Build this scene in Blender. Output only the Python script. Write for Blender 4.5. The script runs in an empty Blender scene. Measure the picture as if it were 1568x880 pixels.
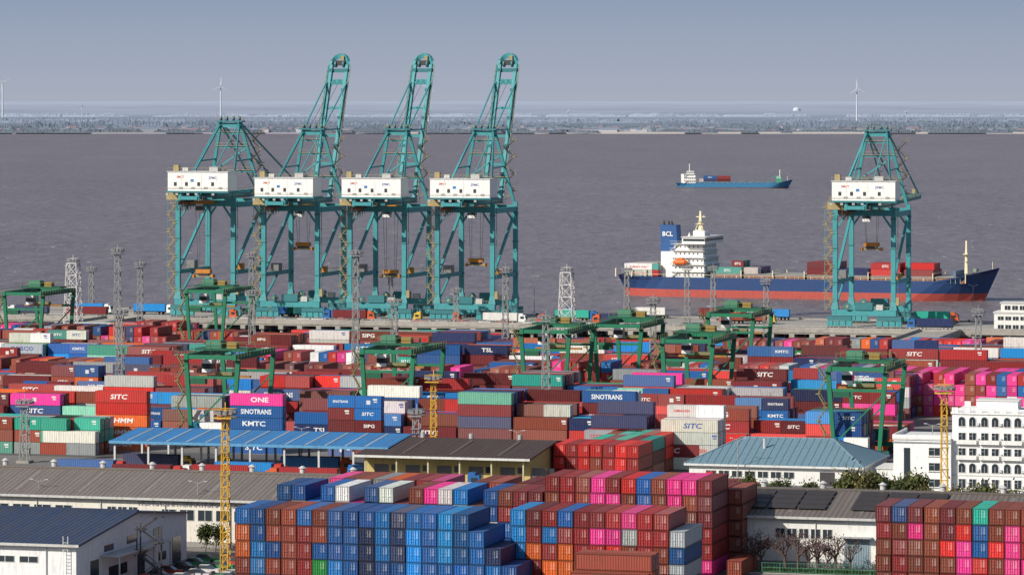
import bpy, math, random
import numpy as np
from mathutils import Vector
random.seed(7)
R=random.random
RU=random.uniform
TH=math.radians(15.5); C=math.cos(TH); S=math.sin(TH)
H=78.0; OY=1349.0; F=6000.0; WZ=-5.0
def world(u,v): return (u*C+v*S, OY-u*S+v*C)
def port(X,Y):
    dy=Y-OY
    return (X*C-dy*S, X*S+dy*C)
def U_at(b,v):            # u on the line v seen at bearing b
    b=(b-784)/F
    return (b*(OY+v*C)-v*S)/(C+b*S)
def PV(b,D): return port((b-784)/F*D, D)
def bear(u,v):
    x,y=world(u,v); return 784+F*x/y
scene=bpy.context.scene
# ---------------------------------------------------------------- materials
def newmat(name):
    m=bpy.data.materials.new(name); m.use_nodes=True
    nt=m.node_tree; b=nt.nodes['Principled BSDF']; return m,nt,b
def N(nt,t,**k):
    n=nt.nodes.new(t)
    for a,b in k.items(): setattr(n,a,b)
    return n
def math_(nt,op,a,b=None,c=None):
    n=N(nt,'ShaderNodeMath',operation=op)
    for i,x in enumerate((a,b,c)):
        if x is None: continue
        if isinstance(x,(int,float)): n.inputs[i].default_value=x
        else: nt.links.new(x,n.inputs[i])
    return n.outputs[0]
def mixc(nt,f,a,b,bt='MIX'):
    n=N(nt,'ShaderNodeMix',data_type='RGBA',blend_type=bt)
    for i,x in ((0,f),(6,a),(7,b)):
        if isinstance(x,(int,float)): n.inputs[i].default_value=x
        elif isinstance(x,tuple): n.inputs[i].default_value=(*x,1) if len(x)==3 else x
        else: nt.links.new(x,n.inputs[i])
    return n.outputs[2]
def noise(nt,scale,detail=3,vec=None,rough=.5):
    n=N(nt,'ShaderNodeTexNoise'); n.inputs['Scale'].default_value=scale; n.inputs['Detail'].default_value=detail
    n.inputs['Roughness'].default_value=rough
    if vec is not None: nt.links.new(vec,n.inputs['Vector'])
    return n.outputs['Fac']
def ramp(nt,fac,stops):
    n=N(nt,'ShaderNodeValToRGB'); nt.links.new(fac,n.inputs[0])
    e=n.color_ramp.elements
    while len(e)<len(stops): e.new(.5)
    for i,(p,c) in enumerate(stops):
        e[i].position=p; e[i].color=(*c,1) if isinstance(c,tuple) else (c,c,c,1)
    return n.outputs[0]
def mapping(nt,vec,scale):
    n=N(nt,'ShaderNodeMapping'); nt.links.new(vec,n.inputs[0]); n.inputs['Scale'].default_value=scale
    return n.outputs[0]
def paint(name,rough=.5,dirt=.35,kind=None,metal=0):
    m,nt,b=newmat(name)
    at=N(nt,'ShaderNodeAttribute',attribute_name='col')
    tc=N(nt,'ShaderNodeTexCoord'); uv=N(nt,'ShaderNodeUVMap'); obj=tc.outputs['Object']
    sep=N(nt,'ShaderNodeSeparateXYZ'); nt.links.new(uv.outputs[0],sep.inputs[0])
    n1=noise(nt,.9,4,obj,.65)
    n2=noise(nt,1,4,mapping(nt,obj,(2.2,2.2,.35)),.7)
    f=ramp(nt,n1,[(.35,0.0),(.75,1.0)])
    f2=ramp(nt,n2,[(.5,0.0),(.72,1.0)])
    col=mixc(nt,math_(nt,'MULTIPLY',f,dirt*.4),at.outputs['Color'],(.15,.12,.10))
    col=mixc(nt,math_(nt,'MULTIPLY',f2,dirt*1.4),col,(.06,.038,.03))
    if kind in('side','door','roof'):
        rnd=at.outputs['Alpha']
        rp=math_(nt,'POWER',rnd,4.)
        col=mixc(nt,math_(nt,'MULTIPLY',rp,.2),col,(.42,.36,.34))
        x=sep.outputs[0]; y=sep.outputs[1]
        if kind=='side':
            w=math_(nt,'SINE',math_(nt,'MULTIPLY',x,2*math.pi/.42)); st=.6; ds=.05
        elif kind=='roof':
            w=math_(nt,'SINE',math_(nt,'MULTIPLY',x,2*math.pi/.6)); st=.35; ds=.03
            n5=noise(nt,.55,5,obj,.7); col=mixc(nt,math_(nt,'MULTIPLY',ramp(nt,n5,[(.5,0.),(.62,1.)]),.4),col,(.16,.09,.06))
        else:
            w=math_(nt,'SINE',math_(nt,'MULTIPLY',y,2*math.pi/.5)); st=.3; ds=.03
            nz=noise(nt,7,1,mapping(nt,uv.outputs[0],(1,3.2,1)))
            inx=math_(nt,'MULTIPLY',math_(nt,'GREATER_THAN',x,1.35),math_(nt,'LESS_THAN',x,2.1))
            iny=math_(nt,'MULTIPLY',math_(nt,'GREATER_THAN',y,1.1),math_(nt,'LESS_THAN',y,2.2))
            mk=math_(nt,'MULTIPLY',math_(nt,'MULTIPLY',inx,iny),math_(nt,'GREATER_THAN',nz,.56))
            col=mixc(nt,math_(nt,'MULTIPLY',mk,.6),col,(.7,.7,.68))
        bn=N(nt,'ShaderNodeBump'); bn.inputs['Distance'].default_value=ds; bn.inputs['Strength'].default_value=st
        nt.links.new(w,bn.inputs['Height']); nt.links.new(bn.outputs[0],b.inputs['Normal'])
    if kind=='roofing':
        x=sep.outputs[0]
        w=math_(nt,'SINE',math_(nt,'MULTIPLY',x,2*math.pi/.9))
        big=math_(nt,'FRACT',math_(nt,'DIVIDE',x,6.0))
        seam=math_(nt,'LESS_THAN',big,.06)
        col=mixc(nt,math_(nt,'MULTIPLY',seam,.3),col,(.05,.05,.05))
        n3=noise(nt,1,3,mapping(nt,uv.outputs[0],(1.3,.06,1)),.6)
        col=mixc(nt,math_(nt,'MULTIPLY',ramp(nt,n3,[(.4,0.),(.7,1.)]),.35),col,(.10,.075,.06))
        bn=N(nt,'ShaderNodeBump'); bn.inputs['Distance'].default_value=.1; bn.inputs['Strength'].default_value=.4
        nt.links.new(w,bn.inputs['Height']); nt.links.new(bn.outputs[0],b.inputs['Normal'])
    nt.links.new(col,b.inputs['Base Color']); b.inputs['Roughness'].default_value=rough; b.inputs['Metallic'].default_value=metal
    b.inputs['Specular IOR Level'].default_value=.25
    return m
M_paint=paint('painted_steel',.5,.3)
M_side=paint('container_side',.5,.26,'side')
M_door=paint('container_door',.5,.26,'door')
M_roof=paint('container_roof',.7,.4,'roof')
M_wall=paint('rendered_wall',.9,.2)
M_roofing=paint('roofing_sheet',.6,.3,'roofing')
M_clean=paint('lettering_paint',.5,.05)
def glassmat():
    m,nt,b=newmat('window_glass'); b.inputs['Base Color'].default_value=(.03,.04,.05,1); b.inputs['Roughness'].default_value=.15
    return m
M_glass=glassmat()
def foliagemat():
    m,nt,b=newmat('foliage'); at=N(nt,'ShaderNodeAttribute',attribute_name='col')
    nt.links.new(at.outputs['Color'],b.inputs['Base Color']); b.inputs['Roughness'].default_value=.8; b.inputs['Specular IOR Level'].default_value=.2
    return m
M_fol=foliagemat()
def asphaltmat(name,base,var=.5):
    m,nt,b=newmat(name); g=N(nt,'ShaderNodeNewGeometry').outputs['Position']
    n=noise(nt,.03,6,g,.6); n2=noise(nt,.6,5,g,.7); n3=noise(nt,1,4,mapping(nt,g,(.05,.9,1)),.6)
    lo=tuple(x*(1-var) for x in base); hi=tuple(x*(1+var) for x in base)
    col=ramp(nt,n,[(.3,lo),(.7,hi)])
    col=mixc(nt,.45,col,ramp(nt,n2,[(.35,lo),(.7,hi)]))
    col=mixc(nt,math_(nt,'MULTIPLY',ramp(nt,n3,[(.55,0.),(.7,1.)]),.4),col,(.04,.038,.035))
    nt.links.new(col,b.inputs['Base Color']); b.inputs['Roughness'].default_value=.9
    return m
M_ground=asphaltmat('yard_pavement',(.17,.16,.15),.35)
M_road=asphaltmat('asphalt',(.09,.09,.09),.3)
M_conc=asphaltmat('quay_concrete',(.32,.30,.27),.3)
M_grass=asphaltmat('grass_verge',(.05,.075,.025),.5)
def watermat():
    m,nt,b=newmat('muddy_water'); g=N(nt,'ShaderNodeNewGeometry').outputs['Position']
    n1=noise(nt,1,4,mapping(nt,g,(.0018,.0004,1)),.6)      # broad current bands
    n2=noise(nt,1,6,mapping(nt,g,(.012,.003,1)),.65)       # wind streaks
    n3=noise(nt,1,6,mapping(nt,g,(.13,.03,1)),.8)          # wave groups
    n6=noise(nt,1,5,mapping(nt,g,(.6,.12,1)),.8)           # ripples
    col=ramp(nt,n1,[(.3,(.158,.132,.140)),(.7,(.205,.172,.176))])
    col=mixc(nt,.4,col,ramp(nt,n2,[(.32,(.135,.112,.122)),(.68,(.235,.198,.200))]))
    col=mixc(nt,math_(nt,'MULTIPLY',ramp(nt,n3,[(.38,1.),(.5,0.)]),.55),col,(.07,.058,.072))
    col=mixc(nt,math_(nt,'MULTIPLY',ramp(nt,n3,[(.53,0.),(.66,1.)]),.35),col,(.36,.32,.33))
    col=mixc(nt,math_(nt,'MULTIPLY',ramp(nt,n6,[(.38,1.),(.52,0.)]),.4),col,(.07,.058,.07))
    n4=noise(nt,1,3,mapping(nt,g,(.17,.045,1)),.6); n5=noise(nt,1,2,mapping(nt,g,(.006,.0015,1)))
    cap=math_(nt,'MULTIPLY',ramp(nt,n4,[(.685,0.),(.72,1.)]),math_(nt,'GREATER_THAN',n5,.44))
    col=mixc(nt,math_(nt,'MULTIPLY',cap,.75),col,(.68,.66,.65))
    nt.links.new(col,b.inputs['Base Color']); b.inputs['Roughness'].default_value=.42
    b.inputs['IOR'].default_value=1.33; b.inputs['Specular IOR Level'].default_value=.5
    bn=N(nt,'ShaderNodeBump'); bn.inputs['Distance'].default_value=1.4; bn.inputs['Strength'].default_value=.6
    h=math_(nt,'ADD',n3,math_(nt,'MULTIPLY',n6,.4))
    nt.links.new(h,bn.inputs['Height']); nt.links.new(bn.outputs[0],b.inputs['Normal'])
    return m
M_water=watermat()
MATS=[M_paint,M_side,M_door,M_roof,M_wall,M_roofing,M_clean,M_glass,M_fol,M_conc,M_road]
PAINT,SIDE,DOOR,ROOF,WALL,RFG,CLEAN,GLASS,FOL,CONC,ROAD=range(11)
# ---------------------------------------------------------------- mesh builder
class MB:
    def __init__(s): s.v=[];s.f=[];s.c=[];s.m=[];s.uv=[]
    def face(s,idx,col,mat,uv=None,a=0.):
        s.f.append(idx); s.c.append((col[0],col[1],col[2],a)); s.m.append(mat)
        s.uv.extend(uv if uv else [(0,0)]*len(idx))
    def hexa(s,P,col,mat=PAINT,a=0.):
        n=len(s.v); s.v.extend(P)
        for q in ((0,3,2,1),(4,5,6,7),(0,1,5,4),(1,2,6,5),(2,3,7,6),(3,0,4,7)):
            s.face(tuple(n+i for i in q),col,mat,None,a)
    def box(s,x0,y0,z0,x1,y1,z1,col,mat=PAINT,a=0.):
        n=len(s.v)
        s.v.extend([(x0,y0,z0),(x1,y0,z0),(x1,y1,z0),(x0,y1,z0),(x0,y0,z1),(x1,y0,z1),(x1,y1,z1),(x0,y1,z1)])
        m=mat if isinstance(mat,tuple) else (mat,)*6
        X=x1-x0;Y=y1-y0;Z=z1-z0
        for k,(q,A,B) in enumerate((((0,3,2,1),Y,X),((4,5,6,7),X,Y),((0,1,5,4),X,Z),((1,2,6,5),Y,Z),((2,3,7,6),X,Z),((3,0,4,7),Y,Z))):
            uv=[(0,0),(A,0),(A,B),(0,B)]
            if k==1 and Y>X: uv=[(0,0),(0,X),(Y,X),(Y,0)]
            s.face(tuple(n+i for i in q),col,m[k],uv,a)
    def cbox(s,x,y,z,sx,sy,sz,col,mat=PAINT): s.box(x-sx/2,y-sy/2,z-sz/2,x+sx/2,y+sy/2,z+sz/2,col,mat)
    def beam(s,p,q,w,h,col,mat=PAINT,w2=None,h2=None):
        p=np.array(p,float);q=np.array(q,float);d=q-p;L=np.linalg.norm(d)
        if L<1e-6:return
        d/=L; up=np.array((0,0,1.)) if abs(d[2])<.95 else np.array((0,1.,0))
        x=np.cross(d,up);x/=np.linalg.norm(x);y=np.cross(x,d)
        w2=w if w2 is None else w2;h2=h if h2 is None else h2
        P=[]
        for (o,ww,hh) in ((p,w,h),(q,w2,h2)):
            for a,b in ((-1,-1),(1,-1),(1,1),(-1,1)): P.append(tuple(o+x*a*ww/2+y*b*hh/2))
        s.hexa(P,col,mat)
    def cyl(s,p,q,r1,r2,n,col,mat=PAINT):
        p=np.array(p,float);q=np.array(q,float);d=q-p;d/=np.linalg.norm(d)
        up=np.array((0,0,1.)) if abs(d[2])<.95 else np.array((0,1.,0))
        x=np.cross(d,up);x/=np.linalg.norm(x);y=np.cross(x,d); b=len(s.v)
        for o,r in((p,r1),(q,r2)):
            for i in range(n):
                a=2*math.pi*i/n; s.v.append(tuple(o+x*math.cos(a)*r+y*math.sin(a)*r))
        for i in range(n):
            j=(i+1)%n; s.face((b+i,b+j,b+n+j,b+n+i),col,mat)
        s.face(tuple(b+n+i for i in range(n)),col,mat); s.face(tuple(b+n-1-i for i in range(n)),col,mat)
    def poly(s,pts,col,mat=PAINT,uv=None):
        n=len(s.v); s.v.extend(pts); s.face(tuple(range(n,n+len(pts))),col,mat,uv)
    def slab(s,a,b,c,d,t,col,mat=RFG):
        L=math.dist(a,b);W=math.dist(b,c); n=len(s.v)
        lo=[(p[0],p[1],p[2]-t) for p in (a,b,c,d)]
        s.v.extend(lo+[a,b,c,d])
        s.face((n+4,n+5,n+6,n+7),col,mat,[(0,0),(L,0),(L,W),(0,W)])
        for q in ((0,3,2,1),(0,1,5,4),(1,2,6,5),(2,3,7,6),(3,0,4,7)): s.face(tuple(n+i for i in q),tuple(x*.8 for x in col),PAINT)
    def obj(s,name,loc=(0,0,0),rz=0.):
        me=bpy.data.meshes.new(name); me.from_pydata(s.v,[],s.f)
        used=sorted(set(s.m)); mp={k:i for i,k in enumerate(used)}
        for k in used: me.materials.append(MATS[k])
        me.polygons.foreach_set('material_index',np.array([mp[k] for k in s.m],dtype=np.int32))
        uvl=me.uv_layers.new(name='UVMap'); uvl.data.foreach_set('uv',np.array(s.uv,dtype=np.float32).ravel())
        ca=me.color_attributes.new('col','FLOAT_COLOR','CORNER')
        cnt=np.array([len(f) for f in s.f]); ca.data.foreach_set('color',np.repeat(np.array(s.c,dtype=np.float32),cnt,axis=0).ravel())
        me.update()
        o=bpy.data.objects.new(name,me); scene.collection.objects.link(o); o.location=loc; o.rotation_euler=(0,0,rz)
        return o
def put(mb,name,u,v,z=0,rot=0.):
    x,y=world(u,v); return mb.obj(name,(x,y,z),-TH+rot)
def dup(o,u,v,z=0,rot=0.):
    n=bpy.data.objects.new(o.name.split('.')[0],o.data); scene.collection.objects.link(n)
    x,y=world(u,v); n.location=(x,y,z); n.rotation_euler=(0,0,-TH+rot); return n
_tx={}
def text_mesh(t):
    if t in _tx: return _tx[t]
    cu=bpy.data.curves.new('t','FONT'); cu.body=t; cu.resolution_u=2; cu.offset=.02
    o=bpy.data.objects.new('t',cu); scene.collection.objects.link(o); bpy.context.view_layer.update()
    me=o.to_mesh(); vs=[tuple(v.co) for v in me.vertices]; fs=[tuple(p.vertices) for p in me.polygons]
    o.to_mesh_clear(); bpy.data.objects.remove(o); bpy.data.curves.remove(cu)
    x0=min(v[0] for v in vs);x1=max(v[0] for v in vs);y1=max(v[1] for v in vs)
    vs=[((v[0]-x0)/y1,v[1]/y1) for v in vs]; _tx[t]=(vs,fs,(x1-x0)/y1); return _tx[t]
def lettering(mb,t,x,y,z,h,col,stretch=1.,slant=.0):
    vs,fs,w=text_mesh(t); n=len(mb.v)
    for a,b in vs: mb.v.append((x+a*h*stretch+b*h*slant,y,z+b*h))
    for f in fs: mb.face(tuple(n+i for i in f),col,CLEAN)
    return w*h*stretch
# ---------------------------------------------------------------- containers
PAL={'maroon':(.165,.020,.025),'brown':(.25,.056,.033),'dred':(.32,.024,.026),'red':(.60,.026,.022),'orange':(.62,.12,.022),
'blue':(.010,.10,.33),'bblue':(.010,.22,.58),'navy':(.013,.028,.10),'grey':(.36,.38,.39),'white':(.70,.69,.66),
'teal':(.025,.38,.29),'green':(.012,.30,.06),'pink':(.80,.04,.26),'lgreen':(.20,.50,.38),'cyan':(.02,.36,.60)}
def pick(w):
    k=random.choices(list(w.keys()),list(w.values()))[0]; c=PAL[k]; s=RU(.6,1.25)
    return k,tuple(min(.8,x*s*RU(.92,1.08)) for x in c)
W_yard=dict(maroon=25,brown=19,dred=14,red=7,orange=3,blue=15,bblue=7,navy=9,grey=6,white=6,teal=4,green=1.5,pink=1.8,lgreen=1.5,cyan=1)
W_blue=dict(blue=42,bblue=26,navy=6,brown=9,orange=3,dred=5,green=4,teal=1,pink=1)
W_mix=dict(brown=22,dred=20,maroon=8,red=8,blue=10,bblue=4,pink=13,white=3,teal=3,grey=3,navy=3,orange=5)
W_brown=dict(brown=50,maroon=15,dred=22,pink=6,orange=4,blue=4,red=4,navy=1)
W_pink=dict(pink=62,dred=10,brown=12,red=6,blue=5,navy=2,white=2)
W_red=dict(red=75,dred=20,brown=5)
W_tops=dict(white=16,blue=22,bblue=12,dred=15,maroon=8,pink=16,brown=10,navy=2)
LAB={'maroon':['SITC','SIPG','SITC','SITC'],'dred':['SITC','SITC','SITC'],'brown':['SIPG','SIPG','SITC'],'red':['SITC','CK LINE'],'orange':['HMM'],
'blue':['SINOTRANS','KMTC','SITC'],'bblue':['SITC','PANCON','SITC'],'navy':['SITC','TSL','SINOTRANS'],'grey':['COSCO'],
'white':['KAMBARA KISEN','SITC'],'teal':['SITC'],'green':['EVERGREEN'],'pink':['ONE'],'lgreen':['DONG YOUNG'],'cyan':['SITC']}
LC=12.19; WC=2.44; HC=2.53; TH_=2.62
def container(mb,x,y,z,L,orient,k,col,detail,front,right,label):
    a=R()
    if orient=='side':
        mb.box(x,y,z,x+L,y+WC,z+HC,col,(PAINT,ROOF,SIDE,DOOR,SIDE,DOOR),a)
    else:
        mb.box(x,y,z,x+WC,y+L,z+HC,col,(PAINT,ROOF,DOOR,SIDE,DOOR,SIDE),a)
    dk=tuple(c*.5 for c in col); lt=tuple(min(.8,c*1.05+.02) for c in col)
    if detail and front:
        W=WC if orient=='end' else L
        for xx in ((x,x+.14),(x+W-.14,x+W)): mb.box(xx[0],y-.07,z,xx[1],y-.002,z+HC,dk)
        mb.box(x+.14,y-.07,z+HC-.14,x+W-.14,y-.002,z+HC,dk); mb.box(x+.14,y-.07,z,x+W-.14,y-.002,z+.18,dk)
        if orient=='end':
            for xx in (.38,.82,1.52,1.98): mb.box(x+xx,y-.12,z+.17,x+xx+.07,y-.003,z+HC-.15,lt)
            for xx in (.38,1.52): mb.box(x+xx-.1,y-.14,z+1.0,x+xx+.55,y-.122,z+1.08,lt)
            mb.box(x+1.19,y-.03,z+.17,x+1.25,y-.003,z+HC-.15,(.02,.02,.02))
    if detail and right and orient=='end':
        for yy in ((y,y+.16),(y+L-.16,y+L)): mb.box(x+WC+.002,yy[0],z,x+WC+.06,yy[1],z+HC,dk)
        mb.box(x+WC+.002,y+.16,z+HC-.12,x+WC+.06,y+L-.16,z+HC,dk); mb.box(x+WC+.002,y+.16,z,x+WC+.06,y+L-.16,z+.16,dk)
    if label and k in LAB:
        t=random.choice(LAB[k]); w=text_mesh(t)[2]
        lc=(.75,.75,.73)
        if k in('white','grey'): lc=random.choice([(.5,.03,.03),(.03,.08,.3)])
        h=1.05 if L>8 else .7
        st=min(1.4,(L*.58)/(w*h)); h2=h if st>.8 else h*.75; st=min(1.35,(L*.58)/(w*h2))
        ww=w*h2*st
        if orient=='side': lettering(mb,t,x+(L-ww)*RU(.4,.6),y-.02,z+(HC-h2)*.55,h2,lc,st,.2 if t in('SITC','HMM') else 0)
    elif label is False and orient=='side' and front and R()<.3:
        c2=(.6,.6,.58) if k!='white' else (.1,.12,.3)
        xx=x+L-RU(1.2,2.4); mb.box(xx,y-.02,z+1.7,xx+1.0,y-.003,z+2.1,c2,CLEAN); mb.box(xx+.2,y-.02,z+1.25,xx+1.0,y-.003,z+1.5,c2,CLEAN)
        if R()<.4: mb.box(x+L*.45,y-.02,z+.8,x+L*.45+.9,y-.003,z+1.7,c2,CLEAN)
def stack(name,u0,v0,nx,ny,orient,hf,W,detail=False,labels=0.,cf=None):
    """grid of container piles, front left corner at (u0,v0)"""
    mb=MB()
    dx=(LC+.5) if orient=='side' else (WC+.14)
    dy=(WC+.4) if orient=='side' else (LC+.45)
    hh=[[int(hf(i,j)) for j in range(ny)] for i in range(nx)]
    def g(i,j): return hh[i][j] if 0<=i<nx and 0<=j<ny else 0
    n=0
    for i in range(nx):
        for j in range(ny):
            two=(orient=='side' and R()<.3)
            last=None
            for k in range(hh[i][j]):
                if k<hh[i][j]-1 and g(i,j-1)>k and g(i+1,j)>k and g(i-1,j)>k: 
                    continue
                x=i*dx+RU(-.07,.07); y=j*dy+RU(-.07,.07); z=.02+k*TH_
                fr=g(i,j-1)<=k; ri=g(i+1,j)<=k
                segs=[(0,LC)] if not two else [(0,6.06),(6.13,6.06)]
                for (o,L) in segs:
                    if last and R()<.34: kk,col=last
                    else: kk,col=pick(cf(i,j,k) if cf else W)
                    last=(kk,col); n+=1
                    if orient=='side': container(mb,x+o,y,z,L,orient,kk,col,detail,fr,ri,(fr and R()<labels))
                    else: container(mb,x,y+o,z,L,orient,kk,col,detail,fr,ri,False)
    if n: return put(mb,name,u0,v0)
def noise1(seed):
    rr=random.Random(seed); a=[(rr.uniform(.12,.9),rr.uniform(0,6.28),rr.uniform(.4,1)) for _ in range(4)]
    return lambda x: sum(k*math.sin(w*x+p) for w,p,k in a)/2.2
NB=14
BV=[-(105+28*k) for k in range(NB)]
for k in range(NB):
    v0=BV[k]; ul=U_at(-70,v0); ur=U_at(1650,v0)
    if k<2: ur=160
    if k==0: ur=U_at(250,v0)
    nf=noise1(100+k)
    step=LC+.5; u=ul
    while u<ur:
        nb=random.choice([5,6,8,10,13]); nb=min(nb,int((ur-u)/step)+1)
        base=3.2
        if k>=11: base=3.8
        hs=random.choice([3,3,4,4,5])
        def lim(uu,vv):
            x,y=world(uu,vv); p=784+F*x/y
            yy=342 if p<260 else (354 if p<720 else 366)
            return max(0,int((78-yy*y/F)/2.62))
        def hf(i,j,u=u):
            uu=u+i*step; p=bear(uu,v0)
            if k>=8 and p>1330: return 0
            if k in (12,13) and p>1180: return 4 if p<1275 and j<5 else (2 if p<1310 else 0)
            hgt=base+1.4*nf(uu/step)+RU(-1.3,1.2)
            if j==0: hgt-=RU(0,1.8)
            if j==1: hgt-=RU(0,.8)
            if nf(uu/step+40)<-.72: hgt-=2.5
            return max(0,min(5,lim(uu,v0+j*2.8),round(hgt)))
        if R()<.22 and nb>=6 and 2<k<12:
            ncol=int(nb*step/(WC+.14))-3
            def he(i,j):
                uu=u+i*2.58
                if k>=8 and bear(uu,v0)>1330: return 0
                return min(lim(uu,v0),hs-(R()<.2))
            stack('container_stack',u,v0+1,ncol,1,'end',he,random.choice([W_brown,W_mix,W_yard]))
        else:
            stack('container_stack',u,v0,nb,6,'side',hf,W_yard,False,.2 if k>3 else .1)
        u+=nb*step+random.choice([2,6,10,14])
# special stacks -------------------------------------------------
v=-346; u0=U_at(1366,v)
stack('container_stack',u0,v,34,2,'end',lambda i,j:4-(R()<.08),W_pink)
v=-500; u0=U_at(-60,v)
stack('container_stack',u0,v,2,4,'side',lambda i,j:3,dict(grey=4,teal=3,brown=3,white=1))
stack('container_stack',U_at(66,v),v,1,4,'side',lambda i,j:3-(j==0),dict(grey=4,teal=3,brown=3,white=1))
v=-497
stack('container_stack',U_at(895,v),v,2,5,'side',lambda i,j:[3,2][i]+(j>1)+(j>3),dict(maroon=3,navy=3,dred=2,grey=2),labels=.2)
stack('container_stack',U_at(1012,v),v,1,3,'side',lambda i,j:4+(j>1),dict(white=5,grey=5),labels=.6)
v=-486
stack('container_stack',U_at(352,v),v,1,1,'side',lambda i,j:5,dict(maroon=1),cf=lambda i,j,k:dict(pink=1) if k==4 else dict(navy=1,blue=2),labels=1.)
stack('container_stack',U_at(146,v),v,1,1,'side',lambda i,j:5,dict(maroon=1),cf=lambda i,j,k:dict(lgreen=1) if k==4 else dict(orange=3,red=2),labels=.8)
stack('container_stack',U_at(502,v),v,1,1,'side',lambda i,j:5,dict(maroon=1,dred=1),cf=lambda i,j,k:dict(dred=1) if k==4 else dict(blue=1,maroon=2),labels=.2)
v=-530
stack('container_stack',U_at(847,v),v,7,1,'end',lambda i,j:3,W_red,True)
stack('container_stack',U_at(905,v+12.8),v+12.8,5,2,'end',lambda i,j:3,dict(brown=4,maroon=3,teal=3,red=2),True)
# front stacks
v=-712; u0=U_at(360,v)
stack('container_stack',u0,v,16,1,'end',lambda i,j:5 if i<15 else 4,W_blue,True,cf=lambda i,j,k:(dict(blue=50,bblue=45,navy=3) if i>9 else (dict(blue=45,bblue=35,navy=5,green=4,brown=8) if i>=6 else dict(blue=20,bblue=12,brown=22,orange=7,dred=8,green=6,pink=2))))
stack('container_stack',u0+16*2.58+.1,v,2,1,'end',lambda i,j:[3,2][i],dict(blue=5,bblue=4,navy=1),True)
v=-675; u0=U_at(424,v)
nB=int((U_at(850,v)-u0)/2.58)
stack('container_stack',u0,v,nB,1,'end',lambda i,j:5 if R()<.85 else 4,W_tops,True)
u1=u0+nB*2.58+.3; nC=int((U_at(1092,v)-u1)/2.58)
stack('container_stack',u1,v,nC,1,'end',lambda i,j:6,W_brown,True,cf=lambda i,j,k: dict(pink=3,brown=4,blue=1) if 6<i<9 else W_brown)
v2=-661.5; a=U_at(505,v2); nn=int((U_at(1118,v2)-a)/2.58)
stack('container_stack',a,v2,nn,1,'end',lambda i,j:5 if R()<.8 else 4,W_mix,True)
stack('container_stack',a+nn*2.58+.2,v2-1,1,1,'end',lambda i,j:5,W_brown,True)
v=-703; u0=U_at(782,v)
stack('container_stack',u0,v,8,1,'end',lambda i,j:5,W_mix,True)
stack('container_stack',u0+8*2.58+.1,v-.6,3,1,'end',lambda i,j:[5,5,4][i],W_brown,True,cf=lambda i,j,k: dict(grey=3,blue=1,dred=2) if i==2 else W_brown)
stack('container_stack',U_at(873,-717),-717,1,3,'side',lambda i,j:[2,3,3][j],dict(orange=1,brown=4),True)
stack('container_stack',U_at(1113,-674),-674,1,1,'end',lambda i,j:1,dict(brown=1),True)
v=-682; u0=U_at(1341,v)
stack('container_stack',u0,v,14,1,'end',lambda i,j:5,W_mix,True)
stack('container_stack',u0+1,v+12.9,14,1,'end',lambda i,j:4,W_mix,True)
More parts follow.
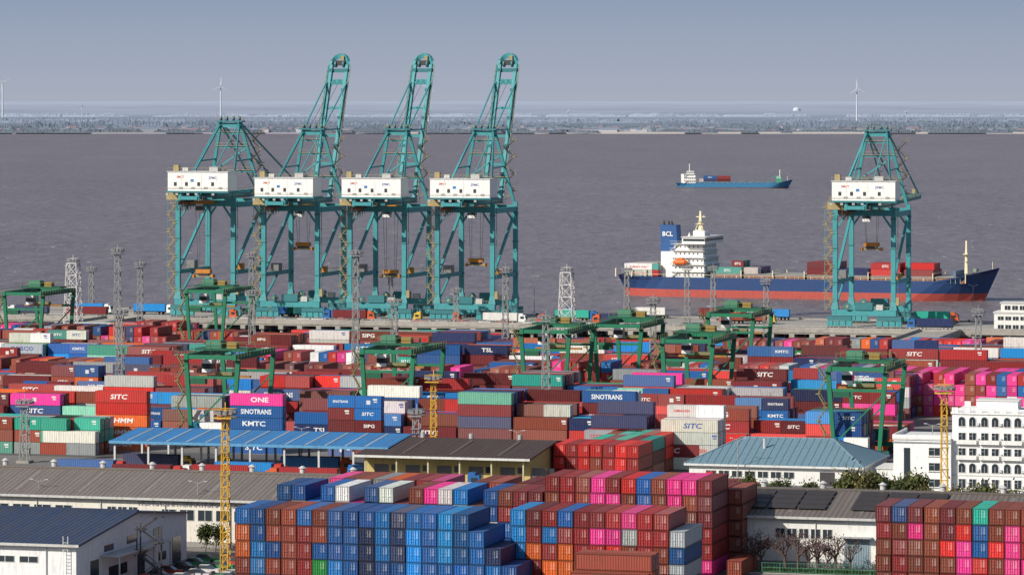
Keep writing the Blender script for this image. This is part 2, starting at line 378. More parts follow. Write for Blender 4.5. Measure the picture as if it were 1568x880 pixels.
# ---------------------------------------------------------------- ship-to-shore cranes
TEAL=(.055,.29,.315); TEALD=(.035,.18,.205); TAN=(.36,.29,.14); WHT=(.80,.80,.77); DK=(.05,.05,.055); ORG=(.50,.20,.03)
def stair(mb,x,y,z0,z1,w,col,step=3.2):
    z=z0;d=1
    while z<z1:
        a=(x-d*w/2,y,z); b=(x+d*w/2,y,z+step)
        mb.cbox(x+d*w/2,y,z+step,w*.6,1.1,.2,col); mb.beam((x+d*w/2-.3*w,y-.55,z+step+1),(x+d*w/2+.3*w,y-.55,z+step+1),.09,.09,col)
        mb.beam(a,b,.7,.22,col); mb.beam((a[0],y-.4,a[2]+1),(b[0],y-.4,b[2]+1),.08,.08,col)
        z+=step; d=-d
def sts_crane(up=True,spz=22,spy=12):
    m=MB(); W=20.;G=30.;g1=W/2-3.2;g2=W/2+3.2; T=TEAL
    for y in(0,G):
        m.box(-1,y-1.,4.2,W+1,y+1.,6.2,T)
        for x in(1.5,W-1.5):
            m.box(x-4.2,y-.7,2.6,x+4.2,y+.7,4.0,TEALD)
            for k in range(4):
                xx=x-3.3+k*2.2; m.box(xx-.95,y-.6,.7,xx+.95,y+.6,2.4,T)
                for q in(-.5,.5): m.cyl((xx+q,y-.3,.45),(xx+q,y+.3,.45),.42,.42,8,DK)
        m.box(W/2-3,y-1.4,6.2,W/2+3,y+1.4,8.6,TEALD); m.box(W/2+4.2,y-1.2,6.2,W/2+6.5,y+1.2,8.,(.5,.5,.48))
        m.cyl((4.5,y-1.9,7.4),(4.5,y-1.3,7.4),1.2,1.2,14,TEALD); m.cyl((4.5,y-2.0,7.4),(4.5,y-1.9,7.4),.5,.5,8,TAN)
        for x in range(0,21,2): m.beam((x,y-1,6.2),(x,y-1,7.3),.07,.07,TAN)
        m.beam((0,y-1,7.3),(W,y-1,7.3),.08,.08,TAN)
    for y in (0,G):
        for x in(0,W): 
            m.beam((x,y,6.2),(x,y,41),1.55,1.35,T)
            m.beam((x,y,6.2),(x,y,9),2.6,2.2,T,w2=1.55,h2=1.35)
            for z in(15.5,27,37): m.cbox(x,y,z,1.9,1.7,.35,TEALD)
    for x in(0,W):
        m.beam((x,0,15.5),(x,G,15.5),1.1,1.4,T)
        m.beam((x,1,16.5),(x,G-1,37.5),.85,.85,T)
        if x==0: m.beam((x,1,7),(x,G/2,15),.6,.6,T)
        m.beam((x,0,38.5),(x,G,38.5),1.2,1.8,T)
        for k in range(2,14): m.beam((x-.9,k*2.2,16.3),(x-.9,k*2.2,17.3),.08,.08,TAN)
        m.beam((x-.9,2,17.3),(x-.9,G-2,17.3),.09,.09,TAN)
    for y in(0,G):
        m.beam((0,y,39),(W,y,39),1.5,2.0,T)
        m.beam((0,y,33),(3.5,y,38),.6,.6,T); m.beam((W,y,33),(W-3.5,y,38),.6,.6,T)
    for x in(g1,g2):
        m.beam((x,-17,41.3),(x,G+6,41.3),1.1,2.0,T)
        xx=x+(1.1 if x==g2 else -1.1); m.beam((xx,-17,40.6),(xx,G+6,40.6),.9,.12,TAN)
        xx=x+(1.5 if x==g2 else -1.5)
        for y in range(-16,37,2): m.beam((xx,y,40.6),(xx,y,41.7),.07,.07,TAN)
        m.beam((xx,-17,41.7),(xx,36,41.7),.08,.08,TAN)
    for y in(-17,-9,8,16,24,36): m.beam((g1,y,41.2),(g2,y,41.2),.7,1.2,T)
    # machinery house
    q=2.6
    m.box(q-1.5,-15,42.9,q+W+1,-4.5,43.5,TEALD)
    m.box(q-1,-14.5,43.5,q+W+.5,-5,49.9,WHT,WALL)
    m.box(q-1.25,-14.75,49.9,q+W+.75,-4.75,50.15,(.6,.6,.58))
    for x in(1.2,5.2,9.6,14.6): m.box(q+x,-14.56,45.2,q+x+1.,-14.5,46.5,DK)
    for x in(3.,7.4,12,17.2): m.box(q+x,-14.54,44.2,q+x+1.4,-14.5,44.9,(.35,.35,.34))
    m.box(q+7.2,-14.56,46.6,q+8.3,-14.5,47.5,(.05,.2,.45),CLEAN)
    lettering(m,'ZPMC',q+13.6,-14.53,47.6,.8,(.05,.1,.3)); lettering(m,'SMCT',q+2.2,-14.53,47.9,.75,(.45,.05,.05))
    for x in(4,11,18): m.box(q+x,-14.53,43.5,q+x+.07,-14.5,49.9,(.5,.5,.48))
    m.box(q+3,-11,50.2,q+5,-9,51.4,(.5,.5,.48)); m.box(q+13,-12,50.2,q+16,-8,51.6,(.45,.45,.45)); m.box(q-1.2,-8.5,50.2,q+.6,-6.5,52.2,TAN)
    for x in range(-1,22,2): m.beam((q+x,-14.6,50.1),(q+x,-14.6,51.3),.07,.07,TAN)
    m.beam((q-1,-14.6,51.3),(q+W,-14.6,51.3),.08,.08,TAN); m.beam((q-2,-15,44.6),(q+W+1,-15,44.6),.08,.08,TAN)
    m.box(-1,-9,40.4,5,-4,42.8,TAN); m.box(2,-6,38.5,6,-3,40.2,(.25,.1,.05)); m.box(12,-13,40.6,17,-8,42.8,TEALD); m.box(6.5,-12,39.6,9,-9,42.8,DK)
    for k in range(14):
        y=-15+k*2.6; zz=37.6-1.2*math.sin(k*.5); m.beam((g1-2.,y,40.3),(g1-2.,y+1.2,zz),.12,.12,DK); m.beam((g1-2.,y+1.2,zz),(g1-2.,y+2.5,40.3),.12,.12,DK)
    for x in(1.5,5,9,12,18): m.cbox(x,-14.8,42.4,.9,.5,.7,(.4,.4,.4))
    # A frame
    ya=G-5; za=66.5
    ax=[W/2-3.6,W/2+3.6]
    for x0,x1 in((0.6,ax[0]),(W-.6,ax[1])):
        m.beam((x0,G,41),(x1,ya,za),1.0,1.0,T)
        m.beam((x0,0.5,41),(x1,ya-1,za-1),.6,.6,T)
        m.beam((x1,-15,42.5),(x1,ya-1,za),.3,.3,T)
        t=.5; m.beam((x0+(x1-x0)*t,G-5*t,41+25.5*t),(x0+(x1-x0)*t,.5+(ya-1.5)*t,41+24.5*t),.5,.5,T)
    for t in(.33,.66,.85):
        xa=.6+(ax[0]-.6)*t; xb=W-.6+(ax[1]-W+.6)*t; m.beam((xa,G-5*t,41+25.5*t),(xb,G-5*t,41+25.5*t),.55,.55,T)
        m.cbox((xa+xb)/2,G-5*t,41+25.5*t+.5,xb-xa+1,1.6,.15,TAN); m.beam((xa-.5,G-5*t-.8,42.5+25.5*t),(xb+.5,G-5*t-.8,42.5+25.5*t),.08,.08,TAN)
    m.beam((.6+(ax[0]-.6)*.33,G-1.6,49.4),(W-.6+(ax[1]-W+.6)*.66,G-3.3,57.8),.45,.45,T)
    m.cbox(W/2,ya,za+.3,9.6,3.6,.5,TEALD); m.cbox(W/2,ya,za-1.,8.8,1.6,1.6,T)
    for x in(-3.4,-1.2,1.2,3.4): m.cyl((W/2+x-.2,ya,za+1.2),(W/2+x+.2,ya,za+1.2),.9,.9,12,TEALD)
    for x in(-4.7,4.7):
        m.beam((W/2+x,ya-1.7,za+1.7),(W/2+x,ya+1.7,za+1.7),.09,.09,TAN)
        for y in(-1.7,0,1.7): m.beam((W/2+x,ya+y,za+.5),(W/2+x,ya+y,za+1.7),.09,.09,TAN)
    m.beam((W/2-4.7,ya-1.7,za+1.7),(W/2+4.7,ya-1.7,za+1.7),.09,.09,TAN)
    m.beam((W/2-2,ya,za+.5),(W/2-2,ya,za+3.),.12,.12,DK)
    stair(m,W-2.2,G+.6,42,62,3.2,TAN,3.0)
    # boom
    L=57. if up else 62.; el=math.radians(66) if up else math.radians(1.)
    hy,hz=G+4.5,41.4
    def B(s,x,off=0.):
        return (x,hy+s*math.cos(el)-off*math.sin(el),hz+s*math.sin(el)+off*math.cos(el))
    for x in(g1+.2,g2-.2):
        m.beam(B(0,x),B(L-4,x),1.1,1.7,T); 
        o=-1.1 if x<W/2 else 1.1
        m.beam(B(1,x+o,.4),B(L-4,x+o,.4),.7,.12,TEALD); m.beam(B(1,x+o*1.4,1.4),B(L-4,x+o*1.4,1.4),.1,.1,TAN)
        for k in range(1,25): m.beam(B(k*2.1,x+o*1.4,.4),B(k*2.1,x+o*1.4,1.4),.07,.07,TAN)
        for s_ in (10,21,32,43,51): m.cbox(*B(s_,x,.6),1.6,1.4,1.0,TEALD)
    s_=3
    while s_<L-3:
        m.beam(B(s_,g1),B(s_,g2),.5,.9,T); s_+=11.
    n=8; pr=None
    for i in range(n+1):
        a=math.pi*i/n; x=W/2-3.15*math.cos(a); p=B(L-4+4.*math.sin(a),x)
        if pr: m.beam(pr,p,1.2,1.7,T)
        pr=p
    m.beam(B(L-6,g1),B(L-6,g2),1.2,1.4,TEALD); m.beam(B(L-11,g1),B(L-11,g2),1.,1.2,T)
    for x in(-1.5,1.5): m.cyl(B(L-3.4,W/2+x-.3),B(L-3.4,W/2+x+.3),1.3,1.3,10,TEALD)
    q=B(L-3,0); m.box(W/2-2.2,q[1]-.9,q[2]-.9,W/2+2.2,q[1]+.9,q[2]+.9,DK); m.cbox(W/2+1,q[1],q[2]+1.8,1.2,.8,1.6,TAN)
    for x in(ax[0],ax[1]):
        if up:
            m.beam((x,ya,za),B(46,x-.4 if x<W/2 else x+.4,.8),.38,.45,T)
            m.beam((x,ya,za),B(27,x,1.5),.35,.45,T); m.beam(B(27,x,1.5),B(46,x,1.1),.3,.35,TEALD)
        else:
            m.beam((x,ya,za),B(27,x,1.2),.4,.5,T); m.beam((x,ya,za),B(54,x,1.2),.4,.5,T)
            for k in range(9):
                t=(k+.5)/9; p=np.array((x,ya,za))*(1-t)+np.array(B(27,x,1.2))*t; m.cbox(p[0]+.6,p[1],p[2],1.2,.9,.3,TAN)
    if up:
        for x in(W/2-1.,W/2+1): m.beam((x,ya,za+1),B(47,x,.5),.1,.1,DK)
    # trolley, cab, spreader
    m.box(g1-.6,spy-3.5,39.,g2+.6,spy+3.5,40.,ORG); m.box(g1-.2,spy+1,35.6,g1+2.4,spy+3.8,38.9,WHT); m.box(g1-.23,spy+.97,36.6,g1+2.43,spy+3.83,38.,DK,GLASS)
    for x in(-2.2,2.2):
        for y in(-1,1): m.beam((W/2+x,spy+y*2.2,39),(W/2+x*.8,spy+y*.8,spz+2.4),.1,.1,DK)
    m.box(W/2-2.6,spy-1.1,spz+1.2,W/2+2.6,spy+1.1,spz+2.5,ORG)
    m.box(W/2-3.6,spy-.55,spz,W/2+3.6,spy+.55,spz+.6,TAN); m.box(W/2-3.7,spy-1.2,spz-.3,W/2-3.1,spy+1.2,spz+.8,ORG); m.box(W/2+3.1,spy-1.2,spz-.3,W/2+3.7,spy+1.2,spz+.8,ORG)
    m.box(W/2-2,spy-1.,spz+.6,W/2+2,spy+1.,spz+1.2,DK)
    stair(m,-2.2,-.4,6,41,2.4,TAN,2.9); m.beam((-3.6,-.4,6),(-3.6,-.4,41),.15,.15,T)
    for k in range(12): m.beam((-3.7,-.4,7+k*2.9),(0,-.4,7+k*2.9),.12,.12,TAN)
    m.box(-1.5,12,16.3,1.4,16,19,(.2,.2,.2)); m.box(W-1.2,5,16.3,W+1.2,8,18.4,ORG)
    m.box(W+.9,-.8,8,W+2.,.6,10.6,TAN); m.beam((W+1.5,0,6),(W+1.5,0,40),.15,.3,TEALD)
    return m
for b,vv,up,sz,sy,sc in((273,14,False,14,-2,1.04),(404,14,True,24,14,1),(536,14,True,14.5,16,1),(670,14,True,19,14,1),(1279,12,False,26,14,1.0)):
    o=put(sts_crane(up,sz,sy),'ship_to_shore_crane',U_at(b,vv),vv); o.scale=(sc,sc,sc)
# ---------------------------------------------------------------- RTG cranes
GRN=(.012,.17,.09); GRD=(.01,.10,.055); TG=(.20,.20,.09)
def rtg():
    m=MB(); X=13.;Y=24.;Z=19.5
    for y in(0,Y):
        m.box(-.5,y-.5,1.6,X+.5,y+.5,2.6,GRN)
        for x in(0.6,3.2,X-3.2,X-.6): m.cyl((x,y-.35,.85),(x,y+.35,.85),.85,.85,10,DK)
        for x in(0,X):
            m.beam((x+(1.6 if x==0 else -1.6),y,2.6),(x+(.3 if x==0 else -.3),y,Z),.8,.7,GRN,w2=1.0,h2=.85)
        m.beam((1,y,Z-4),(X-1,y,Z-4),.4,.6,GRN); m.beam((1.6,y,4),(X-1,y,Z-5),.3,.3,GRN)
        m.box(X/2-2.6,y-1.1,2.8,X/2+2.6,y+1.3,5.4,GRD if y else WHT)
    for x in(.8,X-.8):
        m.beam((x,-1.5,Z+.6),(x,Y+1.5,Z+.6),.9,1.3,GRN)
        xx=x+(-1 if x<5 else 1); m.beam((xx,-1.5,Z+.1),(xx,Y+1.5,Z+.1),.8,.1,TG)
        for k in range(14): m.beam((xx,-1.5+k*2,Z+.1),(xx,-1.5+k*2,Z+1.9),.07,.07,TG)
        m.beam((xx,-1.5,Z+1.9),(xx,Y+1.5,Z+1.9),.08,.08,TG)
    for y in(-1,Y+1): m.beam((.8,y,Z+.6),(X-.8,y,Z+.6),.7,.9,GRN)
    ty=RU(5,15)
    m.box(.2,ty,Z+1.6,X-.2,ty+5.5,Z+2.1,GRD); m.box(2.5,ty+1,Z+2.1,6,ty+4,Z+3.8,(.06,.22,.14)); m.box(7.5,ty+.8,Z+2.1,9.8,ty+3,Z+3.4,(.3,.2,.05))
    m.cyl((5,ty+4.6,Z+2.8),(9,ty+4.6,Z+2.8),.6,.6,10,TG)
    for a,b in((.4,ty),(X-.4,ty),(.4,ty+5.5),(X-.4,ty+5.5),(X/2,ty)): m.beam((a,b,Z+2.1),(a,b,Z+3.3),.08,.08,TG)
    m.beam((.4,ty,Z+3.3),(X-.4,ty,Z+3.3),.08,.08,TG); m.beam((.4,ty+5.5,Z+3.3),(X-.4,ty+5.5,Z+3.3),.08,.08,TG)
    m.box(1.5,ty+1,Z-3.4,3.8,ty+3.5,Z-.6,WHT); m.box(1.47,ty+.97,Z-2.6,3.83,ty+3.53,Z-1.4,DK,GLASS)
    sz=RU(14.2,16)
    for a in(4.5,8.5):
        for b in(1.2,4.2): m.beam((a,ty+b,Z+1.6),(a,ty+2.7+(b-2.7)*.5,sz+1),.08,.08,DK)
    m.box(.5,ty+2.2,sz,X-.5,ty+3.2,sz+.45,(.35,.17,.04)); m.box(4.5,ty+1.6,sz+.5,8.5,ty+3.8,sz+1.2,TG)
    stair(m,-1,0.,3,Z,1.7,TG,2.9)
    m.box(1.5,-.5,Z-5.5,5,1.,Z-4.3,GRD); m.beam((X/2,-1,Z+1),(X/2,-1,Z+4),.1,.1,DK)
    return m
for b,D in((5,1171),(284,1191),(283,885),(552,905),(796,968),(908,1000),(1012,930),(1082,1050),(1266,845)):
    u,v=PV(b,D); v0=min(BV,key=lambda q:abs(q-3.6-v))
    put(rtg(),'rubber_tyred_gantry_crane',U_at(b,v0-3.8),v0-3.8)
# ---------------------------------------------------------------- light masts
def mast(h,w0=1.6,w1=1.0,col=(.33,.34,.34),heads=True,st=True,t=.17,pan=2.6):
    m=MB(); n=max(3,int(h/pan))
    def cr(z): 
        w=(w0+(w1-w0)*z/h)/2; return [(-w,-w,z),(w,-w,z),(w,w,z),(-w,w,z)]
    for i in range(n):
        a=cr(h*i/n);b=cr(h*(i+1)/n)
        for k in range(4):
            m.beam(a[k],b[k],t,t,col); m.beam(b[k],b[(k+1)%4],t*.8,t*.8,col)
            m.beam(a[k],b[(k+1)%4],t*.7,t*.7,col)
            if w0>3: m.beam(a[(k+1)%4],b[k],t*.7,t*.7,col)
        if st and i%2==0: m.cbox(0,0,h*(i+1)/n,w0*1.15,w0*1.15,.12,tuple(c*.8 for c in col))
    m.box(-w0*.8,-w0*.8,-.0,w0*.8,w0*.8,.5,(.3,.3,.28),CONC)
    if heads:
        m.cbox(0,0,h+.1,3.0,3.0,.2,col)
        for z in(h+.8,h+1.5):
            for k in range(4):
                c=[(-1.5,-1.5),(1.5,-1.5),(1.5,1.5),(-1.5,1.5)]; p=c[k];q=c[(k+1)%4]; m.beam((*p,z),(*q,z),.1,.1,col)
        for k in range(10):
            a=k*.628; x=1.6*math.cos(a);y=1.6*math.sin(a); m.cbox(x,y,h+.9,.7,.55,.6,(.2,.2,.21))
        m.beam((0,0,h),(0,0,h+2.6),.15,.15,col)
    return m
for (b,yt,yb) in((140,415,470),(180,388,575),(184,483,650),(226,407,515),(353,397,495),(386,452,560),(545,392,600),(604,467,620),(774,417,560),
   (836,492,665),(955,417,500),(1000,464,600),(1052,414,500),(1092,414,490),(1185,432,530),(1498,482,600),(598,425,485),(672,452,500),(38,622,708),(638,637,714)):
    D=H*F/(yb-150); h=78-(yt-150)*D/F; u,v=PV(b,D)
    if -100<v<1: v=3 if v>-45 else -103
    put(mast(h,1.8,1.2,(.27,.28,.28)),'floodlight_mast',u,v)
for (b,yt,yb) in((112,403,530),(868,417,548)):
    D=H*F/(yb-150); h=78-(yt-150)*D/F; u,v=PV(b,D); put(mast(h,5.2,3.2,(.55,.55,.54),True,False,.24,3.4),'lattice_pylon',u,min(v,-103))
YEL=(.60,.36,.04)
for (b,yt,yb) in((345,640,884),(664,585,722),(1446,602,835)):
    D=H*F/(yb-150); h=78-(yt-150)*D/F; u,v=PV(b,D); put(mast(h,1.3,.9,YEL,True,True,.13,1.8),'yellow_floodlight_mast',u,v)
def lamp(h):
    m=MB(); g=(.3,.3,.3); m.cyl((0,0,0),(0,0,h),.13,.08,8,g); m.box(-.3,-.3,0,.3,.3,.25,(.3,.3,.28))
    for s in(-1,1): m.beam((0,0,h-.2),(s*1.2,0,h+.2),.08,.08,g); m.cbox(s*1.4,0,h+.22,.7,.25,.14,(.4,.4,.4))
    return m
for (b,yt,yb) in((818,423,478),(1180,600,668),(462,655,722),(792,660,735),(1490,437,492),(60,735,826),(303,738,835),(1130,672,742),(1300,780,856),(1428,650,745)):
    D=H*F/(yb-150); h=78-(yt-150)*D/F; u,v=PV(b,D)
    if -100<v<1: v=3
    put(lamp(h),'street_lamp',u,v)
# ---------------------------------------------------------------- ground, water, pier
def sheet(name,pts,z,mat,bank=None):
    me=bpy.data.meshes.new(name); n=len(pts); P=[(*world(u,v),z) for u,v in pts]
    fs=[tuple(range(n))]
    if bank is not None:
        P+= [(*world(u,v),bank) for u,v in pts]; fs+=[(i,i+n,(i+1)%n+n,(i+1)%n) for i in range(n)]
    me.from_pydata(P,[],fs); me.materials.append(mat); me.update()
    o=bpy.data.objects.new(name,me); scene.collection.objects.link(o); return o
ue=U_at(262,-80)
sheet('ground',[(-2500,-2600),(2500,-2600),(2500,-160),(168,-160),(168,-100),(ue,-100),(ue,-78),(-2500,-78)],0,M_ground,WZ-3)
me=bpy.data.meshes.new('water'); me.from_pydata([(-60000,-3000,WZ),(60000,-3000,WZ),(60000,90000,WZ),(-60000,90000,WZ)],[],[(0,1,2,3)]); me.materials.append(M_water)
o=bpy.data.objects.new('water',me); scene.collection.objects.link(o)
def pier():
    m=MB(); L0,L1=-420,420
    m.box(L0,0,-1.6,L1,60,0,(.3,.28,.25),CONC)
    m.box(L0,-.25,-1.1,L1,-.01,.7,(.35,.33,.3),CONC); m.box(L0,60.01,-2.4,L1,60.4,.35,(.3,.28,.25),CONC)
    x=L0
    while x<L1:
        m.box(x-.9,-.24,-2.9,x+.9,60,-1.61,(.25,.24,.22),CONC)
        for y in(1,9,18,28): m.cyl((x,y,WZ-3),(x,y,-2.9),.6,.6,8,(.22,.2,.18),CONC)
        x+=7
    x=L0
    while x<L1: m.box(x,60.4,-4,x+1.4,61.3,-.3,DK); m.cyl((x+5,59,0),(x+5,59,.7),.3,.45,8,DK); x+=12
    for y in(12,14,44,46): m.box(L0,y-.08,.004,L1,y+.08,.06,(.12,.1,.09))
    x=L0
    while x<L1:
        m.beam((x,.2,0),(x,.2,1.2),.12,.12,(.5,.5,.48)); x+=3
    m.beam((L0,.2,1.2),(L1,.2,1.2),.1,.1,(.5,.5,.48)); m.beam((L0,.2,.7),(L1,.2,.7),.08,.08,(.5,.5,.48))
    return m
put(pier(),'concrete_pier',0,0)
for b in(60,1360):
    m=MB(); Lb=79.5 if b<300 else 101; m.box(-7,0,-1.4,7,Lb-1.8,-.02,(.3,.28,.25),CONC); m.box(-7,0,-.02,-6.7,Lb-1.8,.9,(.4,.38,.35),CONC); m.box(6.7,0,-.02,7,Lb-1.8,.9,(.4,.38,.35),CONC)
    for y in range(6,80,12):
        for x in(-5,0,5): m.cyl((x,y,WZ-3),(x,y,-1.4),.5,.5,8,(.22,.2,.18),CONC)
    vb=-78 if b<300 else -99.8
    put(m,'approach_bridge',min(U_at(b,vb),155),vb)
def strip(name,u0,u1,v0,v1,z,mat): return sheet(name,[(u0,v0),(u1,v0),(u1,v1),(u0,v1)],z,mat)
strip('service_road',-200,420,-505+1,-488,.008,M_road)
strip('port_road',-200,520,-622,-600,.008,M_road)
m=MB()
for u in range(-200,500,9): m.box(u,-.08,.012,u+4,.08,.016,(.7,.7,.68),CLEAN)
put(m,'road_lane_marking',0,-611)
m=MB(); m.box(-200,-.2,0,520,.0,.13,(.4,.39,.36),CONC); m.box(-200,22.2,0,520,22.4,.13,(.4,.39,.36),CONC); put(m,'road_kerb',0,-622.2)
strip('warehouse_road',150,520,-684,-669,.008,M_road)
m=MB(); m.box(0,-.1,.012,260,.1,.016,(.7,.7,.68),CLEAN); m.box(0,-7,.012,260,-6.8,.016,(.7,.7,.68),CLEAN); put(m,'road_edge_line',225,-669.8)
m=MB(); m.box(0,0,0,300,.25,.14,(.45,.44,.4),CONC); put(m,'road_kerb',222,-668.6)
strip('grass_verge',222,520,-668.2,-663,.01,M_grass)
m=MB()
for k in range(NB):
    v=BV[k]-4.2
    m.box(-260,v-.1,.004,160,v+.1,.012,(.6,.45,.08),CLEAN)
put(m,'yard_lane_line',0,0)
# ---------------------------------------------------------------- buildings
def windows_row(m,x0,x1,n,y,z0,z1,frame=(.6,.6,.58)):
    w=(x1-x0)/n
    for i in range(n):
        a=x0+i*w+w*.12;b=x0+(i+1)*w-w*.12
        m.box(a-.1,y-.06,z0-.1,b+.1,y-.002,z1+.1,frame,WALL); m.box(a,y-.09,z0,b,y-.062,z1,DK,GLASS)
        m.box((a+b)/2-.05,y-.11,z0,(a+b)/2+.05,y-.092,z1,frame)
def warehouse(L,W,ev,rg,wc,rc,wins=(),sky=None,doors=(),ridge=True,vents=0):
    m=MB(); t=.3
    m.box(0,0,0,L,W,ev-.25,wc,WALL)
    for x in(0,L): m.poly([(x,0,ev-.25),(x,W,ev-.25),(x,W/2,rg-.3)],wc,WALL)
    o=.8; k=(rg-ev)/(W/2)
    m.slab((-o,-o,ev-o*k),(L+o,-o,ev-o*k),(L+o,W/2,rg),(-o,W/2,rg),t,rc)
    m.slab((L+o,W+o,ev-o*k),(-o,W+o,ev-o*k),(-o,W/2,rg),(L+o,W/2,rg),t,rc)
    if ridge: m.box(-o,W/2-.5,rg-.05,L+o,W/2+.5,rg+.25,tuple(c*.8 for c in rc))
    m.box(-o,-o-.28,ev-o*k-.35,L+o,-o-.02,ev-o*k+.05,(.5,.5,.48))
    x=5
    while x<L:
        m.cyl((x,-.15,0),(x,-.15,ev-.5),.1,.1,6,(.55,.55,.53)); x+=12
    m.box(0,-.04,0,L,-.003,.9,(.28,.27,.26),WALL)
    if sky:
        x=sky
        while x<L-3:
            z0=ev+k*W*.06;z1=ev+k*W*.44
            m.slab((x,W*.06,z0+.04),(x+.6,W*.06,z0+.04),(x+.6,W*.44,z1+.04),(x,W*.44,z1+.04),.03,tuple(min(.4,c*1.5+.03) for c in rc))
            x+=sky
    for i in range(vents):
        x=L*(i+.5)/vents; m.cyl((x,W/2,rg+.2),(x,W/2,rg+1.1),.5,.5,10,(.5,.5,.5)); m.cyl((x,W/2,rg+1.1),(x,W/2,rg+1.5),.75,.2,10,(.5,.5,.5))
    for (a,b,n,z0,z1) in wins: windows_row(m,a,b,n,0,z0,z1)
    for (a,b,z) in doors:
        m.box(a-.2,-.09,0,b+.2,-.003,z+.2,(.4,.4,.4)); m.box(a,-.14,0,b,-.092,z,(.2,.28,.33),SIDE); m.box(a-.6,-1.6,z+.5,b+.6,-.003,z+.65,(.35,.36,.37))
    return m
WW=(.68,.65,.58)
vW=-658
uL=U_at(-80,vW); uR=U_at(540,vW)
m=warehouse(uR-uL,30,8.5,11.6,WW,(.19,.165,.15),[(8,24,4,5,6.6),(30,36,3,5.,6.6),(40,60,6,4.6,6.4),(66,72,2,5,6.6)],12,[(25,28.5,4.5),(62,65,4.5)],vents=8)
lettering(m,'HONGTAI INTERNATIONAL LOGISTICS',36,-.13,7.0,.9,(.3,.3,.32))
put(m,'long_warehouse',uL,vW)
uL=U_at(1096,vW); uR=U_at(1660,vW)
m=warehouse(uR-uL,30,8.5,11.4,(.72,.72,.69),(.15,.13,.12),[(10,20,5,4.8,6.3),(32,40,4,4.8,6.3),(50,64,6,4.8,6.3)],12,[(22,26,4.6),(44,48,4.6)],vents=6)
put(m,'long_warehouse',uL,vW)
m=MB()
for a in range(6):
    for q in range(4):
        x=3+a*5.1+ (a//3)*4; y=3+q*2.7; k=(11.4-8.5)/15; z=8.5+k*y+.35
        m.slab((x,y,z),(x+4.8,y,z),(x+4.8,y+2.4,z+k*2.4),(x,y+2.4,z+k*2.4),.08,(.04,.035,.035),PAINT)
put(m,'rooftop_solar_panels',uL,vW)
uE=130; uS=60
m=warehouse(uE-uS,50,8,10.6,(.72,.73,.73),(.022,.045,.10),[(36,64,7,4.9,5.8)],None,[(20,26,4.5)])
Lw=uE-uS
for (a,b,z0,z1) in((6,9.5,0,4.6),(14,22,1,2.8),(26,30,0,4.6),(36,40,1.2,2.6),(43,47,0,4.4)): m.box(Lw+.003,a,z0,Lw+.08,b,z1,(.06,.07,.08),GLASS)
for (a,b,z0,z1) in((12,16,5.4,6.4),(22,26,5.6,6.8),(34,38,5.6,6.8)): m.box(Lw+.003,a,z0,Lw+.08,b,z1,(.06,.07,.08),GLASS)
m.box(Lw+.01,10,4.9,Lw+3.4,34,5.1,(.5,.5,.5))
for y in(10.5,18,26,33.5): m.beam((Lw+3.2,y,0),(Lw+3.2,y,4.9),.2,.2,(.5,.5,.5))
for i in range(15): m.beam((Lw-2,-.5,.5+i*.55),(Lw-1.2,-.5,.5+i*.55),.06,.06,(.7,.7,.7))
m.beam((Lw-2,-.5,0),(Lw-2,-.5,9.2),.08,.08,(.7,.7,.7)); m.beam((Lw-1.2,-.5,0),(Lw-1.2,-.5,9.2),.08,.08,(.7,.7,.7))
lettering(m,'2#',Lw-16,-.12,6.6,1.,(.05,.2,.45))
put(m,'white_warehouse',uS,-725)
m=MB(); stair(m,0,0,0,8.5,3,DK,2.1)
for a,b in((-1.8,-.8),(1.8,-.8),(-1.8,.8),(1.8,.8)): m.beam((a,b,0),(a,b,9),.2,.2,DK)
put(m,'steel_stair_tower',135,-706)
# blue canopy
vC=-541; uL=U_at(172,vC); uR=U_at(592,vC); L=uR-uL; Wd=32
m=MB(); rc=(.03,.21,.50)
m.slab((-.5,-.5,7.2),(L+.5,-.5,7.2),(L+.5,Wd/2,8.6),(-.5,Wd/2,8.6),.25,rc); m.slab((L+.5,Wd+.5,7.2),(-.5,Wd+.5,7.2),(-.5,Wd/2,8.6),(L+.5,Wd/2,8.6),.25,rc)
x=3
while x<L-2:
    m.slab((x,0.3,7.32),(x+.5,.3,7.32),(x+.5,Wd/2-.4,8.64),(x,Wd/2-.4,8.64),.03,(.45,.53,.60)); x+=4.3
m.box(-.5,-.75,6.7,L+.5,-.52,7.25,(.1,.3,.5))
x=.5
while x<=L:
    for y in(0.2,Wd/2,Wd-.2): m.beam((x,y,0),(x,y,6.9 if y!=Wd/2 else 8.2),.4,.4,(.55,.56,.56))
    m.beam((x,.2,6.7),(x,Wd/2,8.1),.25,.5,(.4,.42,.44)); m.beam((x,Wd/2,8.1),(x,Wd-.2,6.7),.25,.5,(.4,.42,.44)); x+=7.4
put(m,'blue_roof_canopy',uL,vC)
# brown roof shed
vC=-548; uL=U_at(552,vC); uR=U_at(806,vC); L=uR-uL
m=MB(); Wd=41; wc=(.52,.40,.16)
m.box(0,3,0,L,Wd,6.2,wc,WALL)
rc=(.06,.036,.03)
m.slab((-1,-1,6.3),(L+1,-1,6.3),(L+1,Wd/2,8.2),(-1,Wd/2,8.2),.3,rc); m.slab((L+1,Wd+1,6.3),(-1,Wd+1,6.3),(-1,Wd/2,8.2),(L+1,Wd/2,8.2),.3,rc)
for x in(0,L): m.poly([(x,3,6.2),(x,Wd,6.2),(x,Wd/2,8.0)],wc,WALL)
m.box(-1.,-1.25,5.9,L+1,-1.02,6.35,(.6,.6,.58))
x=1
while x<L: 
    m.beam((x,0,0),(x,0,6),.3,.3,(.5,.45,.3)); m.box(x+1,2.9,0,x+4,2.98,4.2,(.12,.12,.13)); m.box(x+4.6,2.9,3.,x+5.6,2.98,4.2,DK,GLASS); x+=6.6
